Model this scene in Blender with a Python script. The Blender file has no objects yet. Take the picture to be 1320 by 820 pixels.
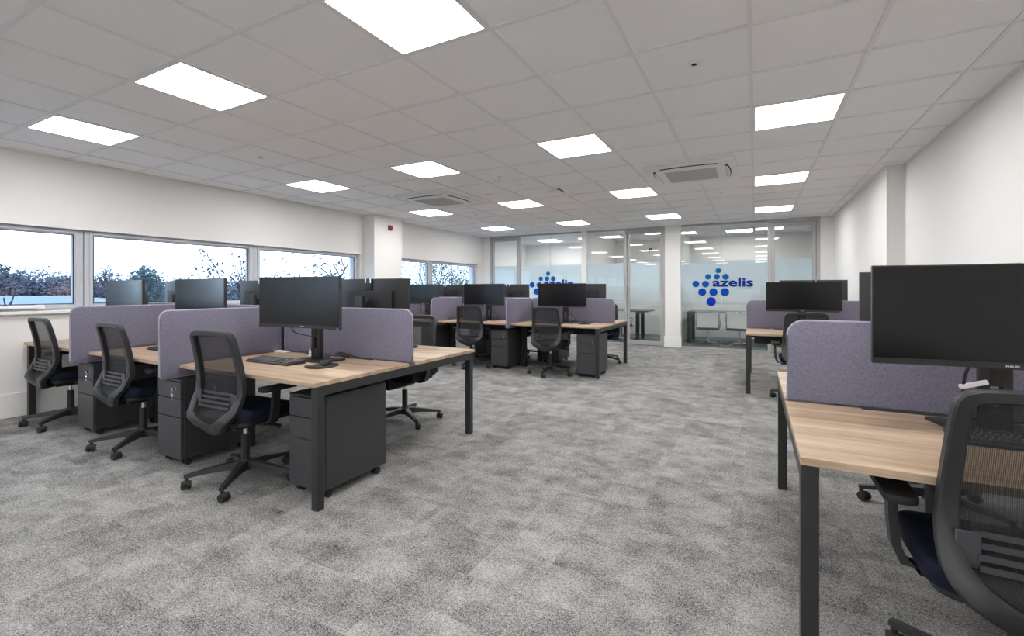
import bpy, bmesh, math, random
from mathutils import Vector, Matrix
R = math.radians
PI = math.pi
scene = bpy.context.scene
COL = scene.collection
CZ = 2.613            # ceiling height
GX, GY = -3.6245, 1.4737   # ceiling grid origin
XL, XR, XR2 = -6.40, 1.45, 1.29   # side walls
YB = 10.40            # glass partition
YM = 13.0             # back wall of the meeting rooms
YF = -6.5             # wall behind the camera

# ---------------------------------------------------------------- materials
def mat(name, color, rough=0.6, metal=0.0, spec=0.5, var=0.0, scale=30.0, bump=0.0, bscale=200.0):
    m = bpy.data.materials.new(name); m.use_nodes = True
    nt = m.node_tree; b = nt.nodes['Principled BSDF']
    b.inputs['Base Color'].default_value = (*color, 1)
    b.inputs['Roughness'].default_value = rough
    b.inputs['Metallic'].default_value = metal
    b.inputs['Specular IOR Level'].default_value = spec
    tc = nt.nodes.new('ShaderNodeTexCoord')
    if var > 0:
        n = nt.nodes.new('ShaderNodeTexNoise'); n.inputs['Scale'].default_value = scale; n.inputs['Detail'].default_value = 3
        nt.links.new(tc.outputs['Object'], n.inputs['Vector'])
        mx = nt.nodes.new('ShaderNodeMix'); mx.data_type = 'RGBA'
        mx.inputs['A'].default_value = (*[c*(1-var) for c in color], 1)
        mx.inputs['B'].default_value = (*[min(1, c*(1+var)) for c in color], 1)
        nt.links.new(n.outputs['Fac'], mx.inputs['Factor']); nt.links.new(mx.outputs['Result'], b.inputs['Base Color'])
    if bump > 0:
        n2 = nt.nodes.new('ShaderNodeTexNoise'); n2.inputs['Scale'].default_value = bscale
        nt.links.new(tc.outputs['Object'], n2.inputs['Vector'])
        bp = nt.nodes.new('ShaderNodeBump'); bp.inputs['Strength'].default_value = bump; bp.inputs['Distance'].default_value = 0.002
        nt.links.new(n2.outputs['Fac'], bp.inputs['Height']); nt.links.new(bp.outputs['Normal'], b.inputs['Normal'])
    return m

def emit(name, color, s):
    m = bpy.data.materials.new(name); m.use_nodes = True
    nt = m.node_tree; nt.nodes.clear()
    o = nt.nodes.new('ShaderNodeOutputMaterial'); e = nt.nodes.new('ShaderNodeEmission')
    e.inputs['Color'].default_value = (*color, 1); e.inputs['Strength'].default_value = s
    nt.links.new(e.outputs[0], o.inputs[0]); return m

def math_node(nt, op, a, b=None, c=None):
    n = nt.nodes.new('ShaderNodeMath'); n.operation = op
    for i, v in enumerate((a, b, c)):
        if v is None: continue
        if isinstance(v, (int, float)): n.inputs[i].default_value = v
        else: nt.links.new(v, n.inputs[i])
    return n.outputs[0]

def mix_col(nt, fac, a, b, blend='MIX'):
    n = nt.nodes.new('ShaderNodeMix'); n.data_type = 'RGBA'; n.blend_type = blend
    for k, v in (('Factor', fac), ('A', a), ('B', b)):
        if isinstance(v, (int, float)): n.inputs[k].default_value = v
        elif isinstance(v, tuple): n.inputs[k].default_value = (*v, 1)
        else: nt.links.new(v, n.inputs[k])
    return n.outputs['Result']

def noise(nt, vec, scale, detail=3, rough=0.5):
    n = nt.nodes.new('ShaderNodeTexNoise'); n.inputs['Scale'].default_value = scale
    n.inputs['Detail'].default_value = detail; n.inputs['Roughness'].default_value = rough
    nt.links.new(vec, n.inputs['Vector']); return n.outputs['Fac']

def mapping(nt, vec, scale=(1, 1, 1), rot=(0, 0, 0), loc=(0, 0, 0)):
    n = nt.nodes.new('ShaderNodeMapping'); n.inputs['Scale'].default_value = scale
    n.inputs['Rotation'].default_value = rot; n.inputs['Location'].default_value = loc
    nt.links.new(vec, n.inputs['Vector']); return n.outputs[0]

def ramp(nt, fac, stops):
    n = nt.nodes.new('ShaderNodeValToRGB'); e = n.color_ramp.elements
    while len(e) < len(stops): e.new(0.5)
    for el, (p, c) in zip(e, stops):
        el.position = p; el.color = (*c, 1) if len(c) == 3 else c
    nt.links.new(fac, n.inputs['Fac']); return n.outputs['Color']

def carpet_mat(name, dark, light, tint=None):
    m = mat(name, light, 0.95, spec=0.1); nt = m.node_tree; b = nt.nodes['Principled BSDF']
    tc = nt.nodes.new('ShaderNodeTexCoord'); v = tc.outputs['Object']
    def tiles(sx_, sy_, seed, nscale, detail):
        """cloudy pattern that jumps at every tile edge: (cloud value, tile tone)"""
        q = nt.nodes.new('ShaderNodeVectorMath'); q.operation = 'SNAP'; q.inputs[1].default_value = (sx_, sy_, 100.0)
        sh = nt.nodes.new('ShaderNodeVectorMath'); sh.operation = 'ADD'; sh.inputs[1].default_value = (seed*0.113, seed*0.071, 50.0); nt.links.new(v, sh.inputs[0])
        nt.links.new(sh.outputs[0], q.inputs[0])
        wn = nt.nodes.new('ShaderNodeTexWhiteNoise'); wn.noise_dimensions = '3D'; nt.links.new(q.outputs[0], wn.inputs['Vector'])
        sc = nt.nodes.new('ShaderNodeVectorMath'); sc.operation = 'SCALE'; sc.inputs['Scale'].default_value = 40.0; nt.links.new(wn.outputs['Color'], sc.inputs[0])
        ad = nt.nodes.new('ShaderNodeVectorMath'); ad.operation = 'ADD'; nt.links.new(v, ad.inputs[0]); nt.links.new(sc.outputs[0], ad.inputs[1])
        return noise(nt, ad.outputs[0], nscale, detail, 0.65), wn.outputs['Value']
    n1, k1 = tiles(0.5, 0.25, 1, 4.2, 7)
    n2, k2 = tiles(0.25, 0.5, 5, 6.0, 6)
    n3 = noise(nt, mapping(nt, v, (1.2, 2.2, 1)), 3.0, 8, 0.7)
    t = math_node(nt, 'MULTIPLY_ADD', n1, 0.72, math_node(nt, 'MULTIPLY', n2, 0.62))
    t = math_node(nt, 'MULTIPLY_ADD', n3, 0.45, t)
    t = math_node(nt, 'MULTIPLY_ADD', k1, 0.10, t)
    t = math_node(nt, 'MULTIPLY_ADD', k2, 0.06, t)
    t = math_node(nt, 'ADD', t, -0.56)
    sp = noise(nt, v, 190.0, 2, 0.7)
    sp2 = noise(nt, v, 75.0, 2, 0.6)
    spk = math_node(nt, 'MULTIPLY_ADD', math_node(nt, 'ADD', sp, -0.5), 2.0, math_node(nt, 'MULTIPLY', math_node(nt, 'ADD', sp2, -0.5), 0.8))
    t = math_node(nt, 'ADD', t, spk)
    col = ramp(nt, t, [(0.0, dark), (0.85, light)])
    if tint:
        br3 = nt.nodes.new('ShaderNodeTexBrick'); br3.offset = 0.5
        br3.inputs['Color1'].default_value = (0, 0, 0, 1); br3.inputs['Color2'].default_value = (1, 1, 1, 1)
        br3.inputs['Mortar Size'].default_value = 0; br3.inputs['Brick Width'].default_value = 1.0; br3.inputs['Row Height'].default_value = 0.25; br3.inputs['Scale'].default_value = 1.0
        nt.links.new(v, br3.inputs['Vector'])
        col = mix_col(nt, math_node(nt, 'GREATER_THAN', br3.outputs['Color'], 0.5), col, tint)
    nt.links.new(col, b.inputs['Base Color'])
    bp = nt.nodes.new('ShaderNodeBump'); bp.inputs['Strength'].default_value = 0.5; bp.inputs['Distance'].default_value = 0.004
    nt.links.new(sp, bp.inputs['Height']); nt.links.new(bp.outputs['Normal'], b.inputs['Normal'])
    return m

def wood_mat():
    m = mat('oak_laminate', (0.5, 0.36, 0.24), 0.42, spec=0.4); nt = m.node_tree; b = nt.nodes['Principled BSDF']
    tc = nt.nodes.new('ShaderNodeTexCoord'); v = tc.outputs['Object']
    v1 = mapping(nt, v, (1.1, 14, 14))
    n1 = noise(nt, v1, 1.0, 6, 0.6)
    n2 = noise(nt, mapping(nt, v, (4, 160, 160)), 1.0, 3, 0.6)
    t = math_node(nt, 'MULTIPLY_ADD', n2, 0.35, math_node(nt, 'MULTIPLY', n1, 0.8))
    col = ramp(nt, t, [(0.36, (0.17, 0.115, 0.075)), (0.53, (0.345, 0.247, 0.168)), (0.68, (0.49, 0.37, 0.262))])
    nt.links.new(col, b.inputs['Base Color']); return m

def fabric_mat(name, a, bcol):
    m = mat(name, a, 0.9, spec=0.15); nt = m.node_tree; b = nt.nodes['Principled BSDF']
    tc = nt.nodes.new('ShaderNodeTexCoord'); v = tc.outputs['Object']
    h = noise(nt, mapping(nt, v, (60, 60, 420)), 1.0, 2, 0.6)
    w = noise(nt, mapping(nt, v, (420, 420, 60)), 1.0, 2, 0.6)
    t = math_node(nt, 'MULTIPLY_ADD', h, 0.5, math_node(nt, 'MULTIPLY', w, 0.5))
    col = ramp(nt, t, [(0.36, a), (0.64, bcol)])
    nt.links.new(col, b.inputs['Base Color']); return m

def glass_mat(name, tint=(0.97, 0.985, 0.98), gain=1.8):
    m = bpy.data.materials.new(name); m.use_nodes = True; nt = m.node_tree; nt.nodes.clear()
    o = nt.nodes.new('ShaderNodeOutputMaterial'); t = nt.nodes.new('ShaderNodeBsdfTransparent'); g = nt.nodes.new('ShaderNodeBsdfGlossy')
    g.inputs['Roughness'].default_value = 0.0; t.inputs['Color'].default_value = (*tint, 1)
    f = nt.nodes.new('ShaderNodeFresnel'); f.inputs['IOR'].default_value = 1.5
    mx = nt.nodes.new('ShaderNodeMixShader'); ge = nt.nodes.new('ShaderNodeNewGeometry')
    front = math_node(nt, 'SUBTRACT', 1.0, ge.outputs['Backfacing'])          # both faces' reflection on the entering one
    nt.links.new(math_node(nt, 'MULTIPLY', math_node(nt, 'MULTIPLY', f.outputs[0], gain), front), mx.inputs[0])
    nt.links.new(t.outputs[0], mx.inputs[1]); nt.links.new(g.outputs[0], mx.inputs[2]); nt.links.new(mx.outputs[0], o.inputs[0]); return m

def frost_mat():
    m = bpy.data.materials.new('frosted_film'); m.use_nodes = True; nt = m.node_tree; nt.nodes.clear()
    o = nt.nodes.new('ShaderNodeOutputMaterial'); t = nt.nodes.new('ShaderNodeBsdfTransparent')
    d = nt.nodes.new('ShaderNodeBsdfDiffuse'); tl = nt.nodes.new('ShaderNodeBsdfTranslucent')
    d.inputs['Color'].default_value = (0.80, 0.88, 0.94, 1); tl.inputs['Color'].default_value = (0.80, 0.88, 0.94, 1)
    a = nt.nodes.new('ShaderNodeMixShader'); a.inputs[0].default_value = 0.5
    nt.links.new(d.outputs[0], a.inputs[1]); nt.links.new(tl.outputs[0], a.inputs[2])
    tc = nt.nodes.new('ShaderNodeTexCoord'); sx = nt.nodes.new('ShaderNodeSeparateXYZ'); nt.links.new(tc.outputs['Object'], sx.inputs[0])
    mr = nt.nodes.new('ShaderNodeMapRange'); mr.inputs['From Min'].default_value = 0.62; mr.inputs['From Max'].default_value = 1.45
    mr.inputs['To Min'].default_value = 0.0; mr.inputs['To Max'].default_value = 0.84; mr.interpolation_type = 'SMOOTHSTEP'
    nt.links.new(sx.outputs['Z'], mr.inputs['Value'])
    mx = nt.nodes.new('ShaderNodeMixShader'); nt.links.new(mr.outputs[0], mx.inputs[0])
    nt.links.new(t.outputs[0], mx.inputs[1]); nt.links.new(a.outputs[0], mx.inputs[2]); nt.links.new(mx.outputs[0], o.inputs[0]); return m

def net_mat():
    m = bpy.data.materials.new('chair_net'); m.use_nodes = True; nt = m.node_tree; nt.nodes.clear()
    o = nt.nodes.new('ShaderNodeOutputMaterial'); t = nt.nodes.new('ShaderNodeBsdfTransparent')
    d = nt.nodes.new('ShaderNodeBsdfPrincipled'); d.inputs['Base Color'].default_value = (0.012, 0.012, 0.014, 1); d.inputs['Roughness'].default_value = 0.7
    tc = nt.nodes.new('ShaderNodeTexCoord'); sx = nt.nodes.new('ShaderNodeSeparateXYZ'); nt.links.new(tc.outputs['Object'], sx.inputs[0])
    s = math_node(nt, 'SINE', math_node(nt, 'MULTIPLY', sx.outputs['X'], 2*PI/0.0042))
    hh = math_node(nt, 'SINE', math_node(nt, 'MULTIPLY', sx.outputs['Z'], 2*PI/0.0030))
    op = math_node(nt, 'MULTIPLY_ADD', s, 0.14, 0.79)
    op = math_node(nt, 'MULTIPLY_ADD', hh, 0.08, op)
    mx = nt.nodes.new('ShaderNodeMixShader'); nt.links.new(op, mx.inputs[0])
    nt.links.new(t.outputs[0], mx.inputs[1]); nt.links.new(d.outputs[0], mx.inputs[2]); nt.links.new(mx.outputs[0], o.inputs[0]); return m

M = dict(
    wall=mat('white_wall_paint', (0.80, 0.79, 0.78), 0.85, spec=0.2, var=0.015, scale=2.0),
    tile=mat('ceiling_tile', (0.90, 0.895, 0.90), 0.95, spec=0.1, var=0.02, scale=220.0, bump=0.25, bscale=420),
    bar=mat('ceiling_grid_bar', (0.80, 0.795, 0.80), 0.55),
    white=mat('white_gloss_trim', (0.82, 0.82, 0.81), 0.4),
    carpet=carpet_mat('grey_carpet_tiles', (0.030, 0.0295, 0.029), (0.44, 0.431, 0.424)),
    carpet2=carpet_mat('meeting_room_carpet', (0.05, 0.05, 0.05), (0.40, 0.40, 0.39), (0.12, 0.19, 0.23)),
    wood=wood_mat(),
    black=mat('black_powder_coat', (0.016, 0.016, 0.018), 0.42, var=0.1, scale=60),
    frame=mat('desk_frame_graphite', (0.021, 0.021, 0.023), 0.45, var=0.06, scale=40),
    ped=mat('pedestal_graphite', (0.044, 0.044, 0.049), 0.42, var=0.05, scale=20),
    pedside=mat('pedestal_carcass', (0.034, 0.034, 0.037), 0.42, var=0.05, scale=20),
    plastic=mat('black_plastic', (0.018, 0.018, 0.020), 0.46, var=0.08, scale=80),
    greyplastic=mat('grey_lumbar_plastic', (0.045, 0.045, 0.052), 0.40, var=0.05, scale=80),
    navy=mat('navy_seat_fabric', (0.004, 0.0065, 0.019), 0.85, spec=0.25, var=0.3, scale=400),
    chrome=mat('chrome', (0.75, 0.75, 0.77), 0.18, 1.0, var=0.02),
    satin=mat('satin_steel', (0.62, 0.62, 0.63), 0.4, 0.5, var=0.02),
    alu=mat('grey_aluminium', (0.42, 0.415, 0.42), 0.45, 0.15, var=0.03),
    winframe=mat('window_frame_grey', (0.52, 0.54, 0.585), 0.45, 0.0, var=0.03),
    fabric=fabric_mat('lilac_grey_fabric', (0.132, 0.127, 0.178), (0.240, 0.230, 0.305)),
    piping=mat('lilac_piping', (0.36, 0.34, 0.45), 0.7, var=0.05, scale=100),
    screen=mat('monitor_glass', (0.004, 0.004, 0.0045), 0.24, spec=0.36, var=0.05),
    housing=mat('monitor_housing', (0.016, 0.016, 0.017), 0.45, var=0.08, scale=90),
    brushed=mat('monitor_rear_shell', (0.028, 0.028, 0.030), 0.33, var=0.25, scale=50),
    keycap=mat('keycap_black', (0.030, 0.030, 0.033), 0.5, var=0.1),
    legend=mat('keycap_legend', (0.55, 0.55, 0.55), 0.6, var=0.02),
    rubber=mat('rubber_black', (0.014, 0.014, 0.015), 0.7, var=0.1),
    red=mat('red_plastic', (0.25, 0.015, 0.015), 0.4, var=0.05),
    dark=mat('dark_recess', (0.012, 0.012, 0.012), 0.8, var=0.1),
    grille=mat('grille_grey', (0.52, 0.52, 0.52), 0.6, var=0.03),
    net=net_mat(), glass=glass_mat('clear_glass'), winglass=glass_mat('window_glass', (0.96, 0.98, 0.99)), frost=frost_mat(),
    lamp=emit('led_panel', (1.0, 0.985, 0.965), 24.0), blueled=emit('blue_led', (0.1, 0.45, 1.0), 1.2),
    logo_navy=mat('logo_navy', (0.004, 0.028, 0.24), 0.7, spec=0.1, var=0.03),
    bark=mat('tree_bark', (0.035, 0.033, 0.040), 0.9, var=0.3, scale=8),
    leaf_blue=mat('foliage_bluegreen', (0.045, 0.095, 0.10), 0.9, var=0.4, scale=3),  # bluish cast of outdoor haze is put into the foliage colours, russet aside
    leaf_red=mat('foliage_russet', (0.22, 0.125, 0.11), 0.9, var=0.35, scale=2),
    leaf_grey=mat('foliage_greytwig', (0.11, 0.12, 0.155), 0.9, var=0.35, scale=2),
    leaf_dark=mat('foliage_dark', (0.035, 0.048, 0.060), 0.9, var=0.4, scale=3),
    leaf_pale=mat('foliage_pale', (0.17, 0.22, 0.25), 0.9, var=0.4, scale=3),
    grass=mat('pale_ground', (0.30, 0.32, 0.31), 0.95, var=0.3, scale=0.5),
    roof=mat('pale_roof', (0.22, 0.26, 0.30), 0.6, var=0.06, scale=0.4),
    brick=mat('brown_brick', (0.22, 0.15, 0.13), 0.85, var=0.25, scale=6),
)

# ---------------------------------------------------------------- mesh helpers
class MB:
    def __init__(s): s.bm = bmesh.new(); s.mats = []; s.cur = 0
    def m(s, material):
        if material not in s.mats: s.mats.append(material)
        s.cur = s.mats.index(material); return s
    def _merge(s, b, mtx=None):
        if mtx is not None: bmesh.ops.transform(b, matrix=mtx, verts=b.verts)
        for f in b.faces: f.material_index = s.cur
        me = bpy.data.meshes.new('tmp'); b.to_mesh(me); b.free(); s.bm.from_mesh(me); bpy.data.meshes.remove(me); return s
    def box(s, x0, x1, y0, y1, z0, z1, bev=0.0, seg=2, mtx=None):
        b = bmesh.new()
        bmesh.ops.create_cube(b, size=1.0, matrix=Matrix.Translation(((x0+x1)/2, (y0+y1)/2, (z0+z1)/2)) @ Matrix.Diagonal((abs(x1-x0), abs(y1-y0), abs(z1-z0), 1)))
        if bev > 0: bmesh.ops.bevel(b, geom=list(b.edges), offset=bev, segments=seg, affect='EDGES', profile=0.5)
        return s._merge(b, mtx)
    def cyl(s, p0, p1, r0, r1=None, seg=16, caps=True):
        p0 = Vector(p0); p1 = Vector(p1); r1 = r0 if r1 is None else r1
        d = p1-p0; b = bmesh.new()
        bmesh.ops.create_cone(b, cap_ends=caps, segments=seg, radius1=r0, radius2=r1, depth=d.length)
        q = Vector((0, 0, 1)).rotation_difference(d.normalized())
        return s._merge(b, Matrix.Translation((p0+p1)/2) @ q.to_matrix().to_4x4())
    def loft(s, rings, close=False, caps=True):
        b = bmesh.new(); vr = [[b.verts.new(p) for p in r] for r in rings]; n = len(vr[0]); k = len(vr)
        for i in range(k if close else k-1):
            a, c = vr[i], vr[(i+1) % k]
            for j in range(n): b.faces.new((a[j], a[(j+1) % n], c[(j+1) % n], c[j]))
        if caps and not close: b.faces.new(vr[0][::-1]); b.faces.new(vr[-1])
        bmesh.ops.recalc_face_normals(b, faces=list(b.faces)); return s._merge(b)
    def tube(s, pts, r, seg=6, close=False):
        pts = [Vector(p) for p in pts]; rings = []; n = len(pts); up = Vector((0, 0, 1))
        for i, p in enumerate(pts):
            t = (pts[min(i+1, n-1)]-pts[max(i-1, 0)]).normalized()
            a = t.cross(up); a = t.cross(Vector((1, 0, 0))) if a.length < 1e-3 else a
            a.normalize(); c = a.cross(t); rr = r[i] if isinstance(r, (list, tuple)) else r
            rings.append([p+rr*(math.cos(2*PI*k/seg)*a+math.sin(2*PI*k/seg)*c) for k in range(seg)])
        return s.loft(rings, close)
    def prism(s, poly, y0, y1, axis='Y', bev=0.0):
        """extrude a 2-D outline; axis = extrusion axis"""
        f = {'Y': lambda p, t: (p[0], t, p[1]), 'X': lambda p, t: (t, p[0], p[1]), 'Z': lambda p, t: (p[0], p[1], t)}[axis]
        b = bmesh.new(); A = [b.verts.new(f(p, y0)) for p in poly]; B = [b.verts.new(f(p, y1)) for p in poly]; n = len(poly)
        f1 = b.faces.new(A); f2 = b.faces.new(B[::-1])
        for i in range(n): b.faces.new((A[i], B[i], B[(i+1) % n], A[(i+1) % n]))
        bmesh.ops.recalc_face_normals(b, faces=list(b.faces))
        if bev > 0:
            ed = list(set(list(f1.edges)+list(f2.edges)))
            bmesh.ops.bevel(b, geom=ed, offset=bev, segments=2, affect='EDGES', profile=0.5)
        return s._merge(b)
    def quad(s, a, b_, c, d):
        v = [s.bm.verts.new(p) for p in (a, b_, c, d)]; f = s.bm.faces.new(v); f.material_index = s.cur; return s
    def build(s, name, material=None, parent=None, smooth=False, loc=None):
        me = bpy.data.meshes.new(name); s.bm.to_mesh(me); s.bm.free()
        for mm in (s.mats or [material]): me.materials.append(mm)
        if smooth:
            me.polygons.foreach_set('use_smooth', [True]*len(me.polygons))
            try: me.set_sharp_from_angle(angle=R(38))
            except Exception: pass
        o = bpy.data.objects.new(name, me); COL.objects.link(o)
        if parent is not None: o.parent = parent
        if loc is not None: o.location = loc
        return o

def rrect(x0, x1, z0, z1, r, which=(1, 1, 1, 1), n=6):
    """rounded outline, corners: (x0z0, x1z0, x1z1, x0z1)"""
    pts = []
    for (cx, cz, a0, px, pz), w in zip(((x0+r, z0+r, 180, x0, z0), (x1-r, z0+r, 270, x1, z0), (x1-r, z1-r, 0, x1, z1), (x0+r, z1-r, 90, x0, z1)), which):
        if not w: pts.append((px, pz)); continue
        rr = r if w == 1 else r*w
        ccx = px+(rr if px == x0 else -rr); ccz = pz+(rr if pz == z0 else -rr)
        for k in range(n+1):
            a = R(a0+90*k/n); pts.append((ccx+rr*math.cos(a), ccz+rr*math.sin(a)))
    return pts

def empty(name, loc=(0, 0, 0), rz=0):
    o = bpy.data.objects.new(name, None); o.empty_display_size = 0.1; COL.objects.link(o); o.location = loc; o.rotation_euler = (0, 0, rz); return o
def tag(o, label=None, cat=None, group=None, kind=None):
    for k, v in (('label', label), ('category', cat), ('group', group), ('kind', kind)):
        if v: o[k] = v
    return o
def struct(o): o['kind'] = 'structure'; return o
def dup(o, parent=None):
    c = o.copy(); COL.objects.link(c); c.parent = parent
    for ch in list(o.children): dup(ch, c)
    return c
class Proto:
    """builds the first on demand, copies after that"""
    def __init__(s, fn): s.fn = fn; s.o = None
    def at(s, loc, rz, label, cat, group=None):
        if s.o is None: s.o = s.fn(); o = s.o
        else: o = dup(s.o)
        o.location = loc; o.rotation_euler = (0, 0, rz); tag(o, label, cat, group); return o

# ---------------------------------------------------------------- room shell
MB().box(XL-0.3, XR+0.3, YF, YB, -0.15, 0).build('floor', M['carpet'])
struct(bpy.data.objects['floor'])
struct(MB().box(XL-0.3, XR+0.3, YB, YM+0.2, -0.15, 0).build('floor_meeting', M['carpet2']))
c = MB(); c.m(M['tile']).box(XL-0.3, XR+0.3, YF, YM+0.2, CZ+0.007, CZ+0.2)
c.m(M['bar'])
i = -6
while GX+0.6*i < XR+0.1:
    x = GX+0.6*i
    if x > XL: c.box(x-0.012, x+0.012, YF, YM, CZ, CZ+0.008)
    i += 1
j = -14
while GY+0.6*j < YM:
    y = GY+0.6*j
    if y > YF: c.box(XL, XR, y-0.012, y+0.012, CZ+0.0004, CZ+0.008)
    j += 1
struct(c.build('ceiling'))

SILL, HEAD = 1.03, 1.90
# left wall window openings (y0, y1); those behind the camera added for light and reflections
OPEN = [(-5.55, -3.46), (-3.46, 0.31-1.91+0.02), (-1.58, 0.31), (0.31, 2.225), (2.225, 4.145), (4.145, 6.12), (6.95, 8.25), (8.25, 10.16), (10.85, 12.75)]
groups = [(-5.55, 6.12), (6.95, 10.16), (10.85, 12.75)]
w = MB(); T = 0.28
w.box(XL-T, XL, YF, YM+0.2, 0, SILL-0.02); w.box(XL-T, XL, YF, YM+0.2, HEAD, CZ+0.1)
edges = [YF]+[e for g in groups for e in g]+[YM+0.2]
for k in range(0, len(edges), 2): w.box(XL-T, XL, edges[k], edges[k+1], SILL-0.02, HEAD)
w.box(XL-0.001, -6.13, 6.20, 6.93, 0, CZ+0.05)                       # pillar
struct(w.build('wall_left', M['wall']))
w = MB(); w.box(XR, XR+0.2, YF, 6.45, 0, CZ+0.1); w.box(XR2, XR+0.2, 6.45, YM+0.2, 0, CZ+0.1)
struct(w.build('wall_right', M['wall']))
struct(MB().box(XL, XR, YF-0.2, YF, 0, CZ+0.1).build('wall_front', M['wall']))
w = MB(); w.box(XL, XR2, YM, YM+0.2, 0, CZ+0.1)
struct(w.build('wall_back', M['wall']))
# piers of the glass partition and cross walls between the meeting rooms
w = MB()
w.box(XL, -6.145, YB-0.06, YB+0.08, 0, CZ+0.05); w.box(-3.635, -3.505, YB-0.05, YB+0.08, 0, CZ+0.05)
w.box(-1.725, -1.405, YB-0.08, YB+0.12, 0, CZ+0.05); w.box(1.085, XR2, YB-0.06, YB+0.08, 0, CZ+0.05)
w.box(-3.62, -3.52, YB+0.08, YM, 0, CZ+0.05); w.box(-1.62, -1.52, YB+0.12, YM, 0, CZ+0.05)
struct(w.build('wall_partition', M['wall']))
def board(name, boxes): 
    b = MB()
    for x0, x1, y0, y1 in boxes: b.box(x0, x1, y0, y1, 0, 0.235, 0.004, 1)
    struct(b.build(name, M['white']))
board('baseboard_left', [(XL, XL+0.016, YF, 6.185), (XL, -6.114, 6.184, 6.20), (-6.13, -6.114, 6.20, 6.93), (XL, -6.114, 6.93, 6.946), (XL, XL+0.016, 6.946, YB-0.06), (XL, XL+0.016, YB+0.08, YM)])
board('baseboard_right', [(XR-0.016, XR, YF, 6.434), (XR2-0.016, XR, 6.434, 6.45), (XR2-0.016, XR2, 6.45, YB-0.06), (XR2-0.016, XR2, YB+0.08, YM)])
board('baseboard_back', [(-3.52, -1.62, YM-0.016, YM), (-1.52, XR2-0.016, YM-0.016, YM), (XL+0.016, -3.62, YM-0.016, YM), (-1.741, -1.389, YB-0.096, YB-0.08), (1.085, XR2-0.016, YB-0.076, YB-0.06), (XL+0.016, -6.145, YB-0.076, YB-0.06)])
# perimeter ceiling trim
t = MB(); t.box(XL, XL+0.022, YF, 6.2, CZ-0.004, CZ+0.02); t.box(XL, XL+0.022, 6.93, YM, CZ-0.004, CZ+0.02); t.box(-6.13, -6.108, 6.178, 6.95, CZ-0.004, CZ+0.02); t.box(XL, -6.108, 6.178, 6.2, CZ-0.004, CZ+0.02)
t.box(XR-0.022, XR, YF, 6.45, CZ-0.004, CZ+0.02); t.box(XR2-0.022, XR2, 6.43, YM, CZ-0.004, CZ+0.02); t.box(XR2-0.022, XR, 6.428, 6.45, CZ-0.004, CZ+0.02)
struct(t.build('trim_1', M['bar']))
# window sills
t = MB()
for y0, y1 in groups: t.box(XL-0.16, XL+0.05, y0+0.002, y1-0.002, SILL-0.03, SILL, 0.004, 1)
struct(t.build('trim_2', M['white']))
t = MB()                                                             # soffit lining of the window heads
for y0, y1 in groups: t.box(XL-0.16, XL+0.006, y0+0.002, y1-0.002, HEAD-0.012, HEAD+0.004)
struct(t.build('trim_3', M['white']))

FX0, FX1 = XL-0.14, XL-0.06
for n, (y0, y1) in enumerate(OPEN):
    f = MB(); fw = 0.078; z0, z1 = SILL, HEAD-0.012
    a, b_ = y0+0.004, y1-0.004
    f.box(FX0, FX1, a, a+fw, z0, z1, 0.004, 1); f.box(FX0, FX1, b_-fw, b_, z0, z1, 0.004, 1)
    f.box(FX0, FX1, a+fw, b_-fw, z0, z0+0.062, 0.004, 1); f.box(FX0, FX1, a+fw, b_-fw, z1-0.055, z1, 0.004, 1)
    s_ = 0.016                                                       # opening sash, stepped in front of the frame
    f.box(FX1-0.02, FX1+0.014, a+fw-0.035, a+fw-0.008, z0+0.02, z1-0.015, 0.003, 1); f.box(FX1-0.02, FX1+0.014, b_-fw+0.008, b_-fw+0.035, z0+0.02, z1-0.015, 0.003, 1)
    f.box(FX1-0.02, FX1+0.014, a+fw-0.008, b_-fw+0.008, z0+0.02, z0+0.048, 0.003, 1); f.box(FX1-0.02, FX1+0.014, a+fw-0.008, b_-fw+0.008, z1-0.043, z1-0.015, 0.003, 1)
    o = struct(f.build('window_%d' % (n+1), M['winframe']))
    MB().box((FX0+FX1)/2-0.004, (FX0+FX1)/2+0.004, a+fw-0.01, b_-fw+0.01, z0+0.05, z1-0.045).build('pane', M['winglass'], o)
    g = MB()                                                         # black glazing gasket
    for q in ((a+fw, a+fw+0.007, z0+0.062, z1-0.055), (b_-fw-0.007, b_-fw, z0+0.062, z1-0.055), (a+fw, b_-fw, z0+0.062, z0+0.069), (a+fw, b_-fw, z1-0.062, z1-0.055)):
        g.box(FX1-0.012, FX1-0.002, *q)
    g.build('gasket', M['rubber'], o)
    if n == 3:
        h = MB(); h.cyl((FX1+0.045, 0.9, SILL+0.035), (FX1+0.045, 1.86, SILL+0.035), 0.013); h.box(FX1+0.012, FX1+0.055, 1.84, 1.90, SILL+0.012, SILL+0.06, 0.006); h.box(FX1+0.012, FX1+0.04, 0.93, 0.98, SILL+0.02, SILL+0.05, 0.004)
        h.build('window_stay', M['white'], o, True)

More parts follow.
